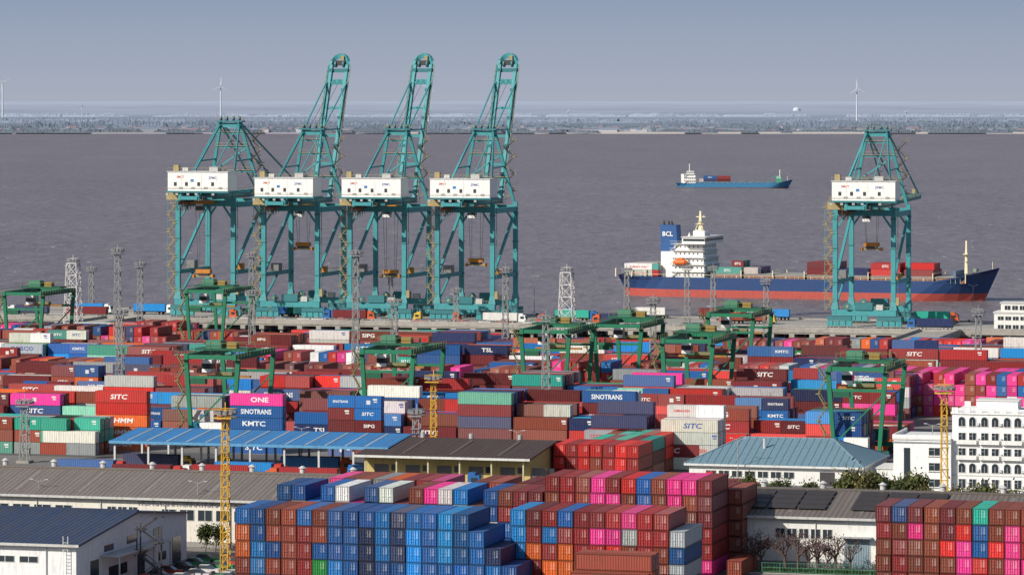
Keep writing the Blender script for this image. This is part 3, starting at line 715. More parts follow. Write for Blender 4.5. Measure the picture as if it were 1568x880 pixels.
for x in(8,18,28): m.slab((x,2,6.62),(x+.6,2,6.62),(x+.6,18,8.1),(x,18,8.1),.03,(.16,.12,.10))
for x in(L*.2,L*.5,L*.8): m.cyl((x,Wd/2,8.2),(x,Wd/2,9.2),.5,.5,10,(.4,.4,.4))
put(m,'brown_roof_shed',uL,vC)
# hip roof building
D0=790; vC=PV(1190,D0)[1]; uL=U_at(1048,vC); uR=U_at(1322,vC); L=uR-uL; Wd=30
m=MB(); m.box(.8,.8,0,L-.8,Wd-.8,4,(.70,.70,.68),WALL); rc=(.15,.25,.31); e=4.0;r=8.3;ins=9
A=[(0,0,e),(L,0,e),(L,Wd,e),(0,Wd,e)];P1=(ins,Wd/2,r);P2=(L-ins,Wd/2,r)
for q in([A[0],A[1],P2,P1],[A[1],A[2],P2],[A[2],A[3],P1,P2],[A[3],A[0],P1]):
    m.poly(q,rc,PAINT)
m.box(-.1,-.1,e-.45,L+.1,Wd+.1,e-.02,(.62,.64,.64)); windows_row(m,4,L-14,7,.8,1.4,2.6); m.box(L-9,.7,0,L-6,.79,2.8,DK)
for a,b in((A[0],P1),(A[1],P2),(P1,P2),(A[2],P2),(A[3],P1)): m.beam(a,b,.35,.2,(.2,.3,.36))
k=1.5
while k<L-1:
    yy=Wd/2*min(1,k/ins,(L-k)/ins); m.beam((k,.1,e+.05),(k,yy,e+(r-e)*yy/(Wd/2)+.03),.05,.1,(.12,.2,.26)); k+=1.5
m.cyl((L*.4,Wd*.3,r-2),(L*.4,Wd*.3,r+.3),.3,.3,8,(.5,.5,.5))
put(m,'hip_roof_building',uL,vC)
# white office block
def arch(m,x,y,z,w,h,fr=(.5,.5,.5)):
    m.box(x-.12,y-.1,z-.15,x+w+.12,y-.003,z+h,(.7,.7,.68),WALL); n=8
    pts=[(x+w/2-(w/2+.12)*math.cos(math.pi*i/n),y-.1,z+h+(w/2+.12)*math.sin(math.pi*i/n)) for i in range(n+1)]; m.poly(pts[::-1],(.7,.7,.68),WALL)
    m.box(x,y-.13,z,x+w,y-.102,z+h,DK,GLASS)
    pts=[(x+w/2-(w/2)*math.cos(math.pi*i/n),y-.13,z+h+(w/2)*math.sin(math.pi*i/n)) for i in range(n+1)]; m.poly(pts[::-1],DK,GLASS)
    m.box(x+w/2-.04,y-.15,z,x+w/2+.04,y-.131,z+h,fr)
def wn(m,x,y,z,w,h):
    m.box(x-.1,y-.1,z-.1,x+w+.1,y-.003,z+h+.1,(.7,.7,.68),WALL); m.box(x,y-.13,z,x+w,y-.102,z+h,DK,GLASS); m.box(x-.2,y-.28,z-.22,x+w+.2,y-.003,z-.102,(.6,.6,.58),WALL)
    m.box(x+w/2-.03,y-.15,z,x+w/2+.03,y-.131,z+h,(.6,.6,.6)); m.box(x,y-.15,z+h*.65,x+w/2-.03,y-.131,z+h*.65+.05,(.6,.6,.6))
Wc=(.80,.80,.78)
vC=PV(1500,776)[1]
uL=U_at(1458,vC); L=34
m=MB(); Hh=15.4; m.box(0,0,0,L,16,Hh,Wc,WALL)
m.box(-.25,-.25,Hh+.002,L+.25,16.25,Hh+.35,Wc,WALL); m.box(-.1,-.1,3.2,L+.1,-.003,3.45,(.6,.6,.58),WALL)
for fl in range(5):
    z=.8+fl*3.05
    for i in range(10):
        x=1.3+(i//2)*4.5+(i%2)*2.1
        if x>L-2: break
        if fl in(1,4) : arch(m,x,0,z,1.3,1.2)
        else: wn(m,x,0,z,1.35,1.75)
    for i in range(5): 
        xx=.6+i*4.5+4.55; m.box(xx-.35,-.45,z+.2,xx+.25,-.003,z+.75,(.6,.6,.6)); 
        if fl in(2,3): m.box(xx-4.2,-.8,z-.45,xx-.2,-.003,z-.25,Wc,WALL); m.box(xx-4.2,-.8,z-.24,xx-.2,-.72,z+.4,(.72,.72,.7),WALL)
    for i in range(4): m.box(-.08,1.5+i*3.8,z,-.003,3.+i*3.8,z+1.6,DK,GLASS)
x=0
while x<L: m.box(x,-.2,Hh+.36,x+1.2,.1,Hh+1.3,Wc,WALL); m.box(x+1.2,-.15,Hh+.9,x+2.4,.05,Hh+1.1,Wc,WALL); m.box(x,15.9,Hh+.36,x+1.2,16.2,Hh+1.3,Wc,WALL); x+=2.4
m.box(4,7,Hh+.36,12,12,Hh+2.2,Wc,WALL); m.box(3.7,6.7,Hh+2.202,12.3,12.3,Hh+2.4,(.6,.6,.58),WALL)
for x in(15,19,24): m.cyl((x,8,Hh+.36),(x,8,Hh+1.9),.8,.8,12,(.6,.62,.63))
m.box(-11.5,-1.5,0,-.01,14,10.2,Wc,WALL); m.box(-11.7,-1.7,10.202,-.01,14.2,10.5,(.62,.62,.6),WALL)
m.box(-11.7,-1.7,10.502,-11.4,14.2,11.2,Wc,WALL); m.box(-11.4,-1.7,10.502,-.01,-1.4,11.2,Wc,WALL)
m.box(-11.7,-1.7,9.6,-.01,-1.51,9.85,(.3,.32,.35))
for z in(1.,4.2,7.2): wn(m,-4.4,-1.5,z,2.2,1.5)
m.box(-9.4,-1.62,1,-8.2,-1.503,8.6,(.25,.35,.45),GLASS)
m.box(-15,-1,0,-11.51,9,4.2,(.7,.7,.68),WALL); m.box(-15.2,-1.2,4.202,-11.51,9.2,4.5,(.55,.55,.53),WALL); wn(m,-14.2,-1,1.2,1.6,1.4)
put(m,'white_office_building',uL,vC)
m=MB(); m.box(0,0,0,22,12,6.4,(.7,.69,.66),WALL); m.box(-.3,-.3,6.402,22.3,12.3,6.8,(.6,.6,.58),WALL); m.box(2,2,6.81,14,10,9.6,(.7,.69,.66),WALL); m.box(1.7,1.7,9.602,14.3,10.3,9.9,(.55,.55,.53),WALL)
windows_row(m,1,21,8,0,1.2,2.5); windows_row(m,1,21,8,0,4.1,5.3); windows_row(m,3,13,4,2,7.4,8.8)
m.box(-8,-6,-.6,40,0-.4,1.2,(.5,.49,.46),CONC)
for x in range(-6,40,6):
    for y in(-5,-1): m.cyl((x,y,WZ-3),(x,y,-.6),.5,.5,8,(.22,.2,.18),CONC)
put(m,'harbour_control_building',U_at(1520,-2),1)
# ---------------------------------------------------------------- vehicles
def truck(cab,cont=None):
    m=MB()
    m.box(0,-.5,.85,12.6,.5,1.2,(.1,.1,.11))
    for x in(1.,2.3,3.6,9.6,10.9,14.6):
        for y in(-1.15,.75): m.cyl((x,y,.52),(x,y+.4,.52),.52,.52,10,(.02,.02,.02)); m.cyl((x,y-.01,.52),(x,y+.41,.52),.25,.25,8,(.4,.4,.4))
    m.box(9,-.45,.7,15.6,.45,1.05,(.08,.08,.08))
    P=[(12.9,-1.2,.8),(15.7,-1.2,.8),(15.7,1.2,.8),(12.9,1.2,.8),(12.9,-1.2,3.2),(15.2,-1.15,3.2),(15.2,1.15,3.2),(12.9,1.2,3.2)]
    m.hexa(P,cab); m.box(15.2,-1.05,1.9,15.58,1.05,2.8,DK,GLASS); m.box(13.6,-1.23,1.9,14.9,1.23,2.7,DK,GLASS); m.box(13,-1.,3.2,14.4,1.,3.7,cab); m.box(15.68,-1.1,.6,15.85,1.1,1.1,(.3,.3,.3))
    if cont: m.box(.2,-1.22,1.25,12.39,1.22,3.84,cont,(PAINT,ROOF,SIDE,DOOR,SIDE,DOOR),R())
    return m
def car(col):
    m=MB(); m.hexa([(0,-.85,.35),(4.4,-.85,.35),(4.4,.85,.35),(0,.85,.35),(.05,-.82,.95),(4.3,-.8,.85),(4.3,.8,.85),(.05,.82,.95)],col)
    m.hexa([(.5,-.78,.95),(3.4,-.78,.9),(3.4,.78,.9),(.5,.78,.95),(.95,-.62,1.45),(2.5,-.62,1.45),(2.5,.62,1.45),(.95,.62,1.45)],DK,GLASS); m.box(.95,-.6,1.452,2.5,.6,1.49,col)
    for x in(.85,3.5):
        for y in(-.88,.68): m.cyl((x,y,.33),(x,y+.2,.33),.33,.33,10,(.02,.02,.02))
    return m
cabs=[(.7,.7,.68),(.02,.12,.35),(.55,.1,.03),(.6,.4,.05),(.5,.04,.03)]
def rc(): return random.choice([PAL[k] for k in('maroon','blue','bblue','navy','dred','white','teal','brown')])
for b,v in((190,-533),(245,-530),(330,-545),(385,-552),(430,-530),(480,-535),(520,-553),(172,-556),(1015,-548),(620,-553),(985,-538),(90,-548),(1045,-552)):
    put(truck(random.choice(cabs),rc() if R()<.75 else None),'container_truck',U_at(b,v),v,rot=random.choice([0,math.pi,.1,-.6]))
for b in(30,75,110,165,205,240,300,370,440,470,510,560,600,640,700,740,850,890,930,975,1020,1070,1120,1170,1210,1400,1460):
    v=random.choice([4,6,8,24,27,52]); put(truck(random.choice(cabs),rc() if R()<.6 else None),'container_truck',U_at(b,v),v,rot=random.choice([0,math.pi]))
for b,v in((30,-606),(210,-606),(500,-616),(900,-606)): put(truck(random.choice(cabs),rc()),'container_truck',U_at(b,v),v)
for i in range(26):
    col=random.choice([(.6,.6,.6),(.7,.7,.7),(.05,.05,.06),(.3,.3,.32),(.4,.04,.03)]); b=330+i*31+RU(-8,8)
    put(car(col),'parked_car',U_at(b,2.2),2.2,rot=RU(-.05,.05))
for i in range(13):
    col=random.choice([(.6,.6,.6),(.7,.7,.7),(.05,.05,.06),(.04,.25,.1),(.3,.3,.32),(.4,.04,.03)])
    put(car(col),'parked_car',133+RU(-.3,.3)+5.4*(i%2),-714+i*2.9,rot=.05)
for i in range(8): put(car(random.choice([(.6,.6,.6),(.05,.25,.12),(.7,.7,.7)])),'parked_car',145,-708+i*3.1)
for i,(b,v) in enumerate(((1060,-569),(1085,-569),(1345,-575),(1180,-575))): put(car((.6,.6,.6)),'parked_car',U_at(b,v),v)
# ---------------------------------------------------------------- ships
def hull(m,L,B,deck,bowh,keel,red,blue,rake,sternr,boot=2.4,n=30):
    rings=[]
    for i in range(n+1):
        t=i/n
        sheer=deck+(bowh-deck)*max(0,(t-.86)/.14)**1.2 if t>.86 else deck+(.6*max(0,(.1-t)/.1))
        row=[]
        for li in range(4):
            z=[-1.5,boot,boot+.01,sheer][li]; fz=max(0,min(1,(z+1.5)/(bowh+1.5)))
            xb=L-rake*(1-fz)*1.0; xs=sternr*(1-fz)
            x=xs+(xb-xs)*t
            p=.78+.12*fz; hb=B/2
            if t>p: hb*=max(0.0,1-((t-p)/(1-p))**(1.7+1.2*fz))**(.9)
            if t<.12: hb*=(.72+.28*(t/.12)**.6) if li==3 else (.35+.65*(t/.12)**.7)
            row.append((x,hb,z))
        rings.append(row)
    for i in range(n):
        for li,col in((0,red),(2,blue)):
            a=rings[i][li];b=rings[i+1][li];c=rings[i+1][li+1];d=rings[i][li+1]
            m.poly([(a[0],-a[1],a[2]),(b[0],-b[1],b[2]),(c[0],-c[1],c[2]),(d[0],-d[1],d[2])],col)
            m.poly([(d[0],d[1],d[2]),(c[0],c[1],c[2]),(b[0],b[1],b[2]),(a[0],a[1],a[2])],col)
        a=rings[i][3];b=rings[i+1][3]
        m.poly([(a[0],-a[1],a[2]-.9),(b[0],-b[1],b[2]-.9),(b[0],b[1],b[2]-.9),(a[0],a[1],a[2]-.9)],(.18,.09,.07))
        if .02<i/n<.85 :
            for s in(-1,1):
                m.beam((a[0],s*(a[1]-.1),a[2]),(a[0],s*(a[1]-.1),a[2]+1.1),.12,.12,WHT); m.beam((a[0],s*(a[1]-.1),a[2]+1.1),(b[0],s*(b[1]-.1),b[2]+1.1),.1,.1,WHT)
    a=rings[0]; m.poly([(a[0][0],a[0][1],a[0][2]),(a[0][0],-a[0][1],a[0][2]),(a[1][0],-a[1][1],a[1][2]),(a[1][0],a[1][1],a[1][2])],red)
    m.poly([(a[2][0],a[2][1],a[2][2]),(a[2][0],-a[2][1],a[2][2]),(a[3][0],-a[3][1],a[3][2]),(a[3][0],a[3][1],a[3][2])],blue)
def cs(m,x,y,z,n,tiers,W,L=12.19,lab=.5):
    for j in range(n):
        for t in range(tiers):
            k,c=pick(W); m.box(x,y+j*2.55,z+t*2.62,x+L,y+j*2.55+2.44,z+t*2.62+2.55,c,(PAINT,ROOF,SIDE,DOOR,SIDE,DOOR),R())
            if j==0 and R()<lab:
                t_=random.choice(LAB[k]); w=text_mesh(t_)[2]; h=min(1.0,L*.6/w); lettering(m,t_,x+(L-w*h)/2,y-.02,z+t*2.62+.8,h,(.75,.75,.73) if k not in('white','grey') else (.5,.03,.03))
CR=(.74,.66,.45); ORL=(.75,.16,.03)
def deckhouse(m,x0,x1,B,z0,tiers):
    z=z0
    for t in range(tiers):
        k=.0 if t<2 else .6*(t-1); hb=B/2-1-k*.7
        m.box(x0+k*.3,-hb,z,x1-k*.6,hb,z+2.7,WHT,WALL)
        m.box(x0+k*.3-1.3,-hb-.9,z+2.702,x1-k*.6+.8,hb+.9,z+2.9,(.6,.6,.57))
        xx=x0+1.2
        while xx<x1-k*.6-1: m.box(xx,-hb-.04,z+1.3,xx+.55,-hb-.003,z+1.95,DK,GLASS); xx+=1.9
        m.beam((x0-1.2,-hb-.8,z+3.9),(x1-k*.6+.7,-hb-.8,z+3.9),.08,.08,WHT)
        yy=-hb+1
        while yy<hb-1: m.box(x1-k*.6+.003,yy,z+1.2,x1-k*.6+.05,yy+.7,z+2,DK,GLASS); yy+=2.1
        if t%2==0: m.beam((x0-1,-hb-.6,z),(x0+2.5,-hb-.6,z+2.8),.6,.2,(.6,.6,.57))
        z+=2.9
    return z
m=MB(); L=163;B=24
hull(m,L,B,8.2,13.6,0,(.40,.075,.06),(.016,.055,.165),7,4,boot=3.1)
z=deckhouse(m,26,40,B,7.6,5)
m.box(31,-B/2-1.2,z,41,B/2+1.2,z+2.8,WHT,WALL); m.box(30.6,-B/2-1.6,z+2.802,41.6,B/2+1.6,z+3.05,(.65,.65,.62))
m.box(31.5,-B/2-1.24,z+1.2,40.9,-B/2-1.203,z+2.2,DK,GLASS); m.box(41.003,-B/2-.8,z+1.2,41.05,B/2+.8,z+2.2,DK,GLASS)
m.box(33,-4,z+3.06,38,4,z+5.2,WHT,WALL)
m.beam((35,0,z+5.2),(35,0,z+13.5),1.5,1.7,CR,w2=.7,h2=.7); m.beam((35,-3.5,z+9),(35,3.5,z+9),.3,.3,CR); m.beam((33.,0,z+11),(37.4,0,z+11),.35,.35,CR); m.cbox(37,0,z+11.6,.3,3.6,.3,WHT); m.cbox(35,0,z+8,3.4,3,.25,CR)
m.cyl((32,5,z+3.1),(32,5,z+5.4),.9,.9,10,WHT); m.cyl((32,-6,z+3.1),(32,-6,z+4.6),.6,.1,10,WHT); m.beam((38,-7,z+3),(38,-7,z+7),.15,.15,CR); m.beam((33.2,-2,z+5.2),(35,0,z+10),.3,.3,CR); m.beam((36.8,-2,z+5.2),(35,0,z+10),.3,.3,CR)
fz=7.6
m.box(19.5,-6,fz,25.4,6,fz+11,WHT,WALL); m.hexa([(18.6,-3.4,fz+11),(26,-3.4,fz+11),(26,3.4,fz+11),(18.6,3.4,fz+11),(18.2,-3,fz+22),(25.2,-3,fz+22),(25.2,3,fz+22),(18.2,3,fz+22)],(.02,.09,.26))
lettering(m,'BCL',19.4,-3.55,fz+17.4,1.9,(.8,.8,.78))
for x,y in((19.5,-1),(21,1),(23,-1)): m.cyl((x,y,fz+22),(x-.4,y,fz+23.6),.4,.4,8,DK)
x,y,zz=30,-12.4,14.5
m.cyl((x-3.2,y,zz),(x-2,y,zz+.0),.3,1.25,10,ORL); m.cyl((x-2,y,zz),(x+2,y,zz),1.25,1.25,10,ORL); m.cyl((x+2,y,zz),(x+3.4,y,zz),1.25,.3,10,ORL); m.box(x-1,y-.7,zz+1,x+1.2,y+.7,zz+1.7,ORL)
for q in(-2.4,2.4): m.beam((x+q,y+.8,zz-2),(x+q,y-.3,zz+2.2),.25,.25,WHT)
cs(m,4.5,-9.5,8.4,1,2,dict(white=1),lab=1); cs(m,4.5,-6.9,8.4,7,2,dict(white=4,red=3,maroon=2)); cs(m,16.9,-9.5,8.4,1,2,dict(red=1,teal=1),2.5,0)
for x in(1,8,14): m.beam((x,-10.5,8),(x,-10.5,11.5),.4,.4,CR)
x=43
while x<141:
    m.box(x,-B/2+2.2,7.3,x+12.4,B/2-2.2,9.6,(.24,.12,.08)); m.box(x-.05,-B/2+2.,9.602,x+12.5,B/2-2.,9.95,(.3,.30,.27))
    for y in(-B/2+1.2,B/2-1.2): m.beam((x+13,y,7.5),(x+13,y,11.4),.35,.35,CR)
    m.beam((x+13,-B/2+1.2,11.2),(x+13,B/2-1.2,11.2),.3,.3,CR)
    for q in range(6): m.beam((x+1+q*2,-B/2+.6,7.4),(x+1+q*2,-B/2+.6,9.2),.16,.16,(.3,.42,.3))
    x+=13.6
cs(m,43.5,-9.5,10,3,1,dict(teal=2)); cs(m,50,-4,10,4,2,dict(teal=2,maroon=1),5); cs(m,56.8,-9.5,10,2,1,dict(white=2),6.06); cs(m,56.8,-3,10,5,1,dict(maroon=1,navy=1),6.06)
cs(m,84,-9.5,10,7,2,dict(maroon=5,dred=4,blue=1),lab=.3); cs(m,97.6,-8,10,5,1,dict(navy=4,maroon=2))
cs(m,111.2,-9.5,10,6,2,dict(red=4,white=1,dred=4)); cs(m,124.8,-8,10,6,1,dict(dred=4,red=2,maroon=2)); cs(m,124.8,-6,12.62,4,1,dict(maroon=2,red=1))
m.beam((149,0,11),(149,0,24.5),1.3,1.3,CR,w2=.6,h2=.6); m.cbox(149,0,19,2,4,.3,CR); m.beam((149,-1.5,16),(149,1.5,16),.3,.3,CR)
m.box(145.5,-8,9,146.5,8,12.4,(.1,.16,.28)); m.cyl((153,-2,12.5),(153,2,12.5),.8,.8,10,(.2,.3,.2)); m.beam((160,0,13),(160,0,16),.2,.2,CR)
X1=(1531-784)/F*1602; Y1=1602; yaw=math.radians(-20)
m.obj('container_ship',(X1-L*math.cos(yaw),Y1-L*math.sin(yaw),WZ),yaw)
m=MB(); L=108;B=17
hull(m,L,B,4.6,8.2,0,(.12,.1,.12),(.04,.19,.36),5,3,boot=.9,n=20)
z=deckhouse(m,9,19,B,4.2,3); m.box(10.5,-7,z,17.5,7,z+2.7,WHT,WALL); m.box(10.4,-7.05,z+1.2,17.6,7.05,z+2,DK,GLASS); m.beam((13,0,z+2.7),(13,0,z+9.5),.6,.6,WHT); m.beam((13,-2.5,z+6),(13,2.5,z+6),.3,.3,WHT)
m.hexa([(5.5,-2,4),(8.8,-2,4),(8.8,2,4),(5.5,2,4),(5.3,-1.6,13),(8,-1.6,13),(8,1.6,13),(5.3,1.6,13)],WHT)
m.box(21,-6.5,3.6,92,6.5,6.,(.05,.15,.24))
cs(m,26,-6.2,6.1,5,2,dict(navy=5,blue=2)); cs(m,38.6,-6.2,6.1,5,2,dict(maroon=4,dred=3,brown=2)); cs(m,22,-6,6.1,2,1,dict(white=1),4)
for x in(56,64,72,80,88): m.box(x,-7,6,x+.5,7,7.3,(.1,.2,.3))
m.box(92.5,-5,4,98,5,9,(.06,.3,.2)); m.beam((96,0,6),(96,0,17),.6,.6,WHT); m.beam((96,0,12),(88,0,9.5),.4,.4,(.06,.3,.2)); m.box(93,-3,9,97,3,11,(.3,.5,.4)); m.beam((103,0,7),(103,0,11),.3,.3,WHT)
Y1=3609; m.obj('cargo_ship',((1034-784)/F*Y1,Y1,WZ),math.radians(-4))
# ---------------------------------------------------------------- far shore, distant colours blended with haze
SH=9055.
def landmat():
    m,nt,b=newmat('hazed_farmland'); g=N(nt,'ShaderNodeNewGeometry').outputs['Position']
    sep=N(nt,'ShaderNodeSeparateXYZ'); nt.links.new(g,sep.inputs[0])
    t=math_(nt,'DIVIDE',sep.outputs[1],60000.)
    base=ramp(nt,t,[(.15,(.16,.19,.235)),(.22,(.20,.24,.31)),(.32,(.31,.355,.44)),(1.,(.40,.45,.55))])  # aerial haze painted into the land colour, paler and bluer with distance
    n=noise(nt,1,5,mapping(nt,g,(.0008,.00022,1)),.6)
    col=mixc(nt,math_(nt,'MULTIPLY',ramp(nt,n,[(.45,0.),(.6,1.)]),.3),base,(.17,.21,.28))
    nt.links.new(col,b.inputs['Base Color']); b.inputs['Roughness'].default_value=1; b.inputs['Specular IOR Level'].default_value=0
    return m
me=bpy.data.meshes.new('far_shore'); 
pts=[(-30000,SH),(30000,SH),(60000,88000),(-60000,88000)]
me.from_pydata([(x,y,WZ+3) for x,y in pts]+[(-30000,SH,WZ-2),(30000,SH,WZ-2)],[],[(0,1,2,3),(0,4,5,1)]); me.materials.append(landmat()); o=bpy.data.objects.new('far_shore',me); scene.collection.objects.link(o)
m=MB(); m.hexa([(-300,SH-12,WZ-1),(3000,SH-12,WZ-1),(3000,SH+6,WZ-1),(-300,SH+6,WZ-1),(-300,SH-6,WZ+4.2),(3000,SH-6,WZ+4.2),(3000,SH+6,WZ+4.2),(-300,SH+6,WZ+4.2)],(.38,.36,.35),WALL)
m.hexa([(-3000,SH-12,WZ-1),(-300.1,SH-12,WZ-1),(-300.1,SH+6,WZ-1),(-3000,SH+6,WZ-1),(-3000,SH-6,WZ+3.4),(-300.1,SH-6,WZ+3.4),(-300.1,SH+6,WZ+3.4),(-3000,SH+6,WZ+3.4)],(.27,.26,.29),WALL)
m.obj('sea_wall')
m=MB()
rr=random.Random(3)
for (Y,h0,n,c) in((SH+60,9,420,(.12,.145,.185)),(SH+350,12,420,(.13,.16,.205)),(SH+900,15,450,(.145,.18,.235)),(SH+1800,18,450,(.165,.205,.27)),(SH+3500,18,400,(.215,.26,.335)),(SH+7500,16,260,(.29,.34,.43))):  # farther tree rows coloured paler and bluer to stand for haze
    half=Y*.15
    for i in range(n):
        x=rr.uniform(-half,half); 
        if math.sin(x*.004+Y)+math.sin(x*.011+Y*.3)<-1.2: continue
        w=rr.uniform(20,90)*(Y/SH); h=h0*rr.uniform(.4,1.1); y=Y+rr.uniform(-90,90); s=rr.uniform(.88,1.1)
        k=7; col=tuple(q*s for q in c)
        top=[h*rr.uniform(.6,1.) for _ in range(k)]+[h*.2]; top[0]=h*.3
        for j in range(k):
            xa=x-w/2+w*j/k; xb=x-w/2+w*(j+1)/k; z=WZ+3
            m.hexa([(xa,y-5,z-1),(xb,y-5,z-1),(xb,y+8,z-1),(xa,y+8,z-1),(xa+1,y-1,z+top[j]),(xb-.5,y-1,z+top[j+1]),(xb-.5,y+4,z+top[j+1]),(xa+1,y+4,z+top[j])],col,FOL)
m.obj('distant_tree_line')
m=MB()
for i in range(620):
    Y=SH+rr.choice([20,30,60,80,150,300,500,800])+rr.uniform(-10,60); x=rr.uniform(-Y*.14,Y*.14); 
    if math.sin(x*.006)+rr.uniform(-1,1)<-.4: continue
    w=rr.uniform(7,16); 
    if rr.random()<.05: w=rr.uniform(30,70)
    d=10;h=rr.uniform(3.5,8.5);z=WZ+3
    wc=rr.choice([(.40,.41,.44),(.52,.52,.55),(.30,.32,.37),(.42,.42,.44)]); rcx=rr.choice([(.30,.2,.22),(.2,.24,.3),(.29,.23,.26),(.22,.25,.31),(.22,.28,.37)])  # wall and roof colours have the haze mixed in
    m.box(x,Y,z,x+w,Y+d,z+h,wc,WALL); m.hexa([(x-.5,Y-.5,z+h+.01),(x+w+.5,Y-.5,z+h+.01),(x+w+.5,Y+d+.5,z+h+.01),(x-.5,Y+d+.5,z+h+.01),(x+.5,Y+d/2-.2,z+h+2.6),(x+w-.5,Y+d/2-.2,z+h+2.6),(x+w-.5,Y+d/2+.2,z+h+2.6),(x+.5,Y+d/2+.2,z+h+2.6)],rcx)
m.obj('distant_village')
def turbine(h,r,a0,col):
    m=MB(); m.cyl((0,0,0),(0,0,h),h*.024,h*.014,12,col); m.box(-2.2,-6,h-2,2.2,6,h+2.6,col); m.cyl((0,-6,h),(0,-9,h),2.2,.6,10,col)
    for k in range(3):
        a=a0+k*2.0944; p=(math.cos(a),0,math.sin(a)); m.beam((p[0]*2,-7.5,h+p[2]*2),(p[0]*r*.3,-7.5,h+p[2]*r*.3),3.6,2.6,col,w2=4.4,h2=1.6); m.beam((p[0]*r*.3,-7.5,h+p[2]*r*.3),(p[0]*r,-7.5,h+p[2]*r),4.4,1.6,col,w2=1.2,h2=.6)
    return m
for b,yt,yb,a in((4,126,186,.4),(338,132,186,1.5),(656,130,190,1.2),(1312,136,190,1.65),(1388,172,192,1.),(126,162,186,.3),(870,172,190,1.4)):
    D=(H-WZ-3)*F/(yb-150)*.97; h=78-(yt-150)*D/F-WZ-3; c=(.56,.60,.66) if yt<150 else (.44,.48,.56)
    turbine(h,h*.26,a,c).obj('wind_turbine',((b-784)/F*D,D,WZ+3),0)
me=MB(); n=10
for i in range(n):
    for j in range(4):
        a0=math.pi*i/n*2;a1=math.pi*(i+1)/n*2;e0=j*math.pi/8;e1=(j+1)*math.pi/8; r=24
        P=lambda a,e:(r*math.cos(a)*math.cos(e),r*math.sin(a)*math.cos(e),r*.8*math.sin(e)); me.poly([P(a0,e0),P(a1,e0),P(a1,e1),P(a0,e1)],(.48,.52,.58),WALL)
me.cyl((0,0,-4),(0,0,0),r,r,16,(.42,.46,.54),WALL)
me.obj('distant_storage_dome',((1220-784)/F*24000,24000,WZ+7))
# ---------------------------------------------------------------- vegetation
def tree(h,r,leaf,c0,dens=900,trunk=(.1,.07,.05),bare=False,seed=0):
    rr=random.Random(seed); m=MB()
    tips=[]
    def br(p,d,L,rad,lv):
        q=tuple(p[i]+d[i]*L for i in range(3)); m.cyl(p,q,rad,rad*.65,5,trunk,FOL)
        if lv==0: tips.append(q); return
        for _ in range(3):
            dd=[d[i]+rr.uniform(-.75,.75) for i in range(3)]; dd[2]=abs(dd[2])*.8+.25; n=math.sqrt(sum(x*x for x in dd)); dd=[x/n for x in dd]; br(q,dd,L*rr.uniform(.6,.85),rad*.62,lv-1)
        tips.append(q)
    for _ in range(1 if not bare else 3): br((0,0,0),(rr.uniform(-.15,.15),rr.uniform(-.15,.15),1),h*.3,h*.022+.03,3)
    cl=[(t,rr.uniform(.55,1.2),rr.uniform(.5,1.6)) for t in tips if t[2]>h*.22]
    zmx=max(t[2] for t in tips); sc=h/zmx
    for k in range(dens):
        t,rad,b=cl[rr.randrange(len(cl))]; R0=r*.38*rad
        p=[t[i]+rr.gauss(0,.45)*R0 for i in range(3)]; s=leaf*rr.uniform(.6,1.3)
        a=[rr.uniform(-1,1) for _ in range(3)]; n=math.sqrt(sum(x*x for x in a))+.01; a=[x/n*s for x in a]; c=[rr.uniform(-1,1) for _ in range(3)]; n=math.sqrt(sum(x*x for x in c))+.01; c=[x/n*s*.7 for x in c]
        if p[2]<.1: p[2]=.2
        sh=b*rr.uniform(.7,1.25); m.poly([tuple(p),tuple(p[i]+a[i] for i in range(3)),tuple(p[i]+a[i]+c[i] for i in range(3)),tuple(p[i]+c[i] for i in range(3))],tuple(x*sh for x in c0),FOL)
    m.v=[(x*1.,y*1.,z*sc) for x,y,z in m.v]
    return m
GR=(.075,.085,.028); OL=(.11,.10,.038); PB=(.10,.06,.065)
protos=[tree(5,3.2,.34,c,1500,seed=i) for i,c in enumerate((GR,OL,(.055,.070,.024)))]
prot_bare=[tree(5.5,2.2,.16,c,300,(.13,.09,.08),True,seed=20+i) for i,c in enumerate((PB,(.1,.07,.06)))]
first={}
def plant(kind,i,b,v,s,name):
    key=(kind,i); u=U_at(b,v)
    if key not in first:
        mb=(protos if kind=='g' else prot_bare)[i]; first[key]=put(mb,name,u,v,rot=RU(0,6)); o=first[key]
    else: o=dup(first[key],u,v,rot=RU(0,6)); o.name=name
    o.scale=(s*RU(.9,1.2),s*RU(.9,1.2),s)
for b in(1118,1128,1142,1160,1178,1196,1248,1286,1296,1308,1320,1330,1342,1352,1366,1380,1392,1404,1418):
    plant('g',random.randrange(3),b+RU(-4,4),-572+RU(-3,5),RU(.9,1.35) if b>1280 else RU(.8,1.1),'broadleaf_tree')
for b in(1470,1492,1512,1532,1545,1560): plant('g',random.randrange(3),b+RU(-4,4),-588+RU(-3,3),RU(1.,1.3),'broadleaf_tree')
for b in(60,190,285,488,500,514,700,716,826,840,560,1100): plant('g',random.randrange(3),b,-596+RU(-2,3),RU(.6,1.),'broadleaf_tree')
for b in(315,330): plant('g',2,b,-664,.8,'broadleaf_tree')
for b in(1143,1152,1164,1205,1222,1236,1250,1268,1282,1305): plant('b',random.randrange(2),b+RU(-3,3),-664.5,RU(.7,1.2),'bare_tree')
m=MB(); rr=random.Random(9)
for k in range(9000):
    x=rr.uniform(0,120); y=rr.uniform(-.5,.5); z=rr.uniform(.1,.8+.15*math.sin(x)); s=rr.uniform(.12,.3); c=rr.uniform(.6,1.4)
    m.poly([(x,y,z),(x+s,y+rr.uniform(-.2,.2),z+rr.uniform(-.1,.1)),(x+s*.8,y+rr.uniform(-.2,.2),z+s),(x,y,z+s*.7)],(.045*c,.08*c,.03*c),FOL)
put(m,'hedge',228,-667.6)
m=MB(); x=0
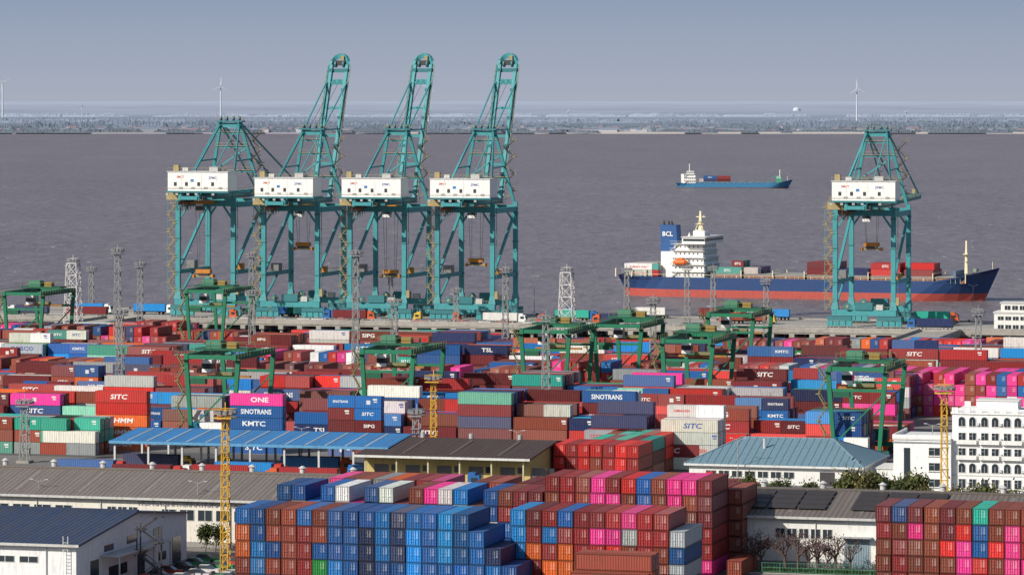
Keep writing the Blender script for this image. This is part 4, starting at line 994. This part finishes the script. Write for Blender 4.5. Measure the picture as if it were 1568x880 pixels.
while x<120:
    m.beam((x,0,0),(x,0,1.8),.1,.1,(.05,.2,.12)); x+=3
for z in(.3,1.,1.75): m.beam((0,0,z),(120,0,z),.07,.07,(.05,.2,.12))
x=0
while x<120: m.beam((x,0,.3),(x,0,1.75),.04,.04,(.05,.2,.12)); x+=.5
put(m,'green_fence',228,-668.4)
# ---------------------------------------------------------------- light, sky, camera
w=bpy.data.worlds.new('World'); scene.world=w; w.use_nodes=True; nt=w.node_tree
bg=nt.nodes['Background']; sky=N(nt,'ShaderNodeTexSky',sky_type='NISHITA'); sky.sun_disc=False
sv=Vector((-.66,-.50,.52)).normalized()
sky.sun_elevation=math.asin(sv.z); sky.sun_rotation=math.atan2(sv.x,sv.y)%(2*math.pi); sky.dust_density=2.; sky.air_density=1.2
tc=N(nt,'ShaderNodeTexCoord'); sp=N(nt,'ShaderNodeSeparateXYZ'); nt.links.new(tc.outputs['Generated'],sp.inputs[0])
z=sp.outputs[2]
hz=ramp(nt,math_(nt,'MULTIPLY',z,8.),[(0.,(.385,.42,.51)),(.10,(.34,.39,.495)),(.2,(.28,.345,.47)),(1.,(.19,.27,.44))])
hz10=mixc(nt,1.,hz,(10.,10.,10.),'MULTIPLY')
fac=ramp(nt,z,[(.05,1.),(.4,.15)])
nt.links.new(mixc(nt,fac,sky.outputs[0],hz10),bg.inputs[0]); bg.inputs[1].default_value=.1
sl=bpy.data.lights.new('sun','SUN'); sl.energy=5.0; sl.angle=math.radians(.5); sl.color=(1,.94,.84)
so=bpy.data.objects.new('sun',sl); scene.collection.objects.link(so); so.rotation_euler=sv.to_track_quat('Z','Y').to_euler()
cam=bpy.data.cameras.new('camera'); co=bpy.data.objects.new('camera',cam); scene.collection.objects.link(co); scene.camera=co
co.location=(0,0,H); co.rotation_euler=(math.radians(90),0,0); cam.sensor_width=36; cam.lens=36*F/1568; cam.shift_y=-290/1568; cam.clip_end=200000; cam.clip_start=5
scene.view_settings.view_transform='Standard'; scene.view_settings.look='None'; scene.view_settings.exposure=0
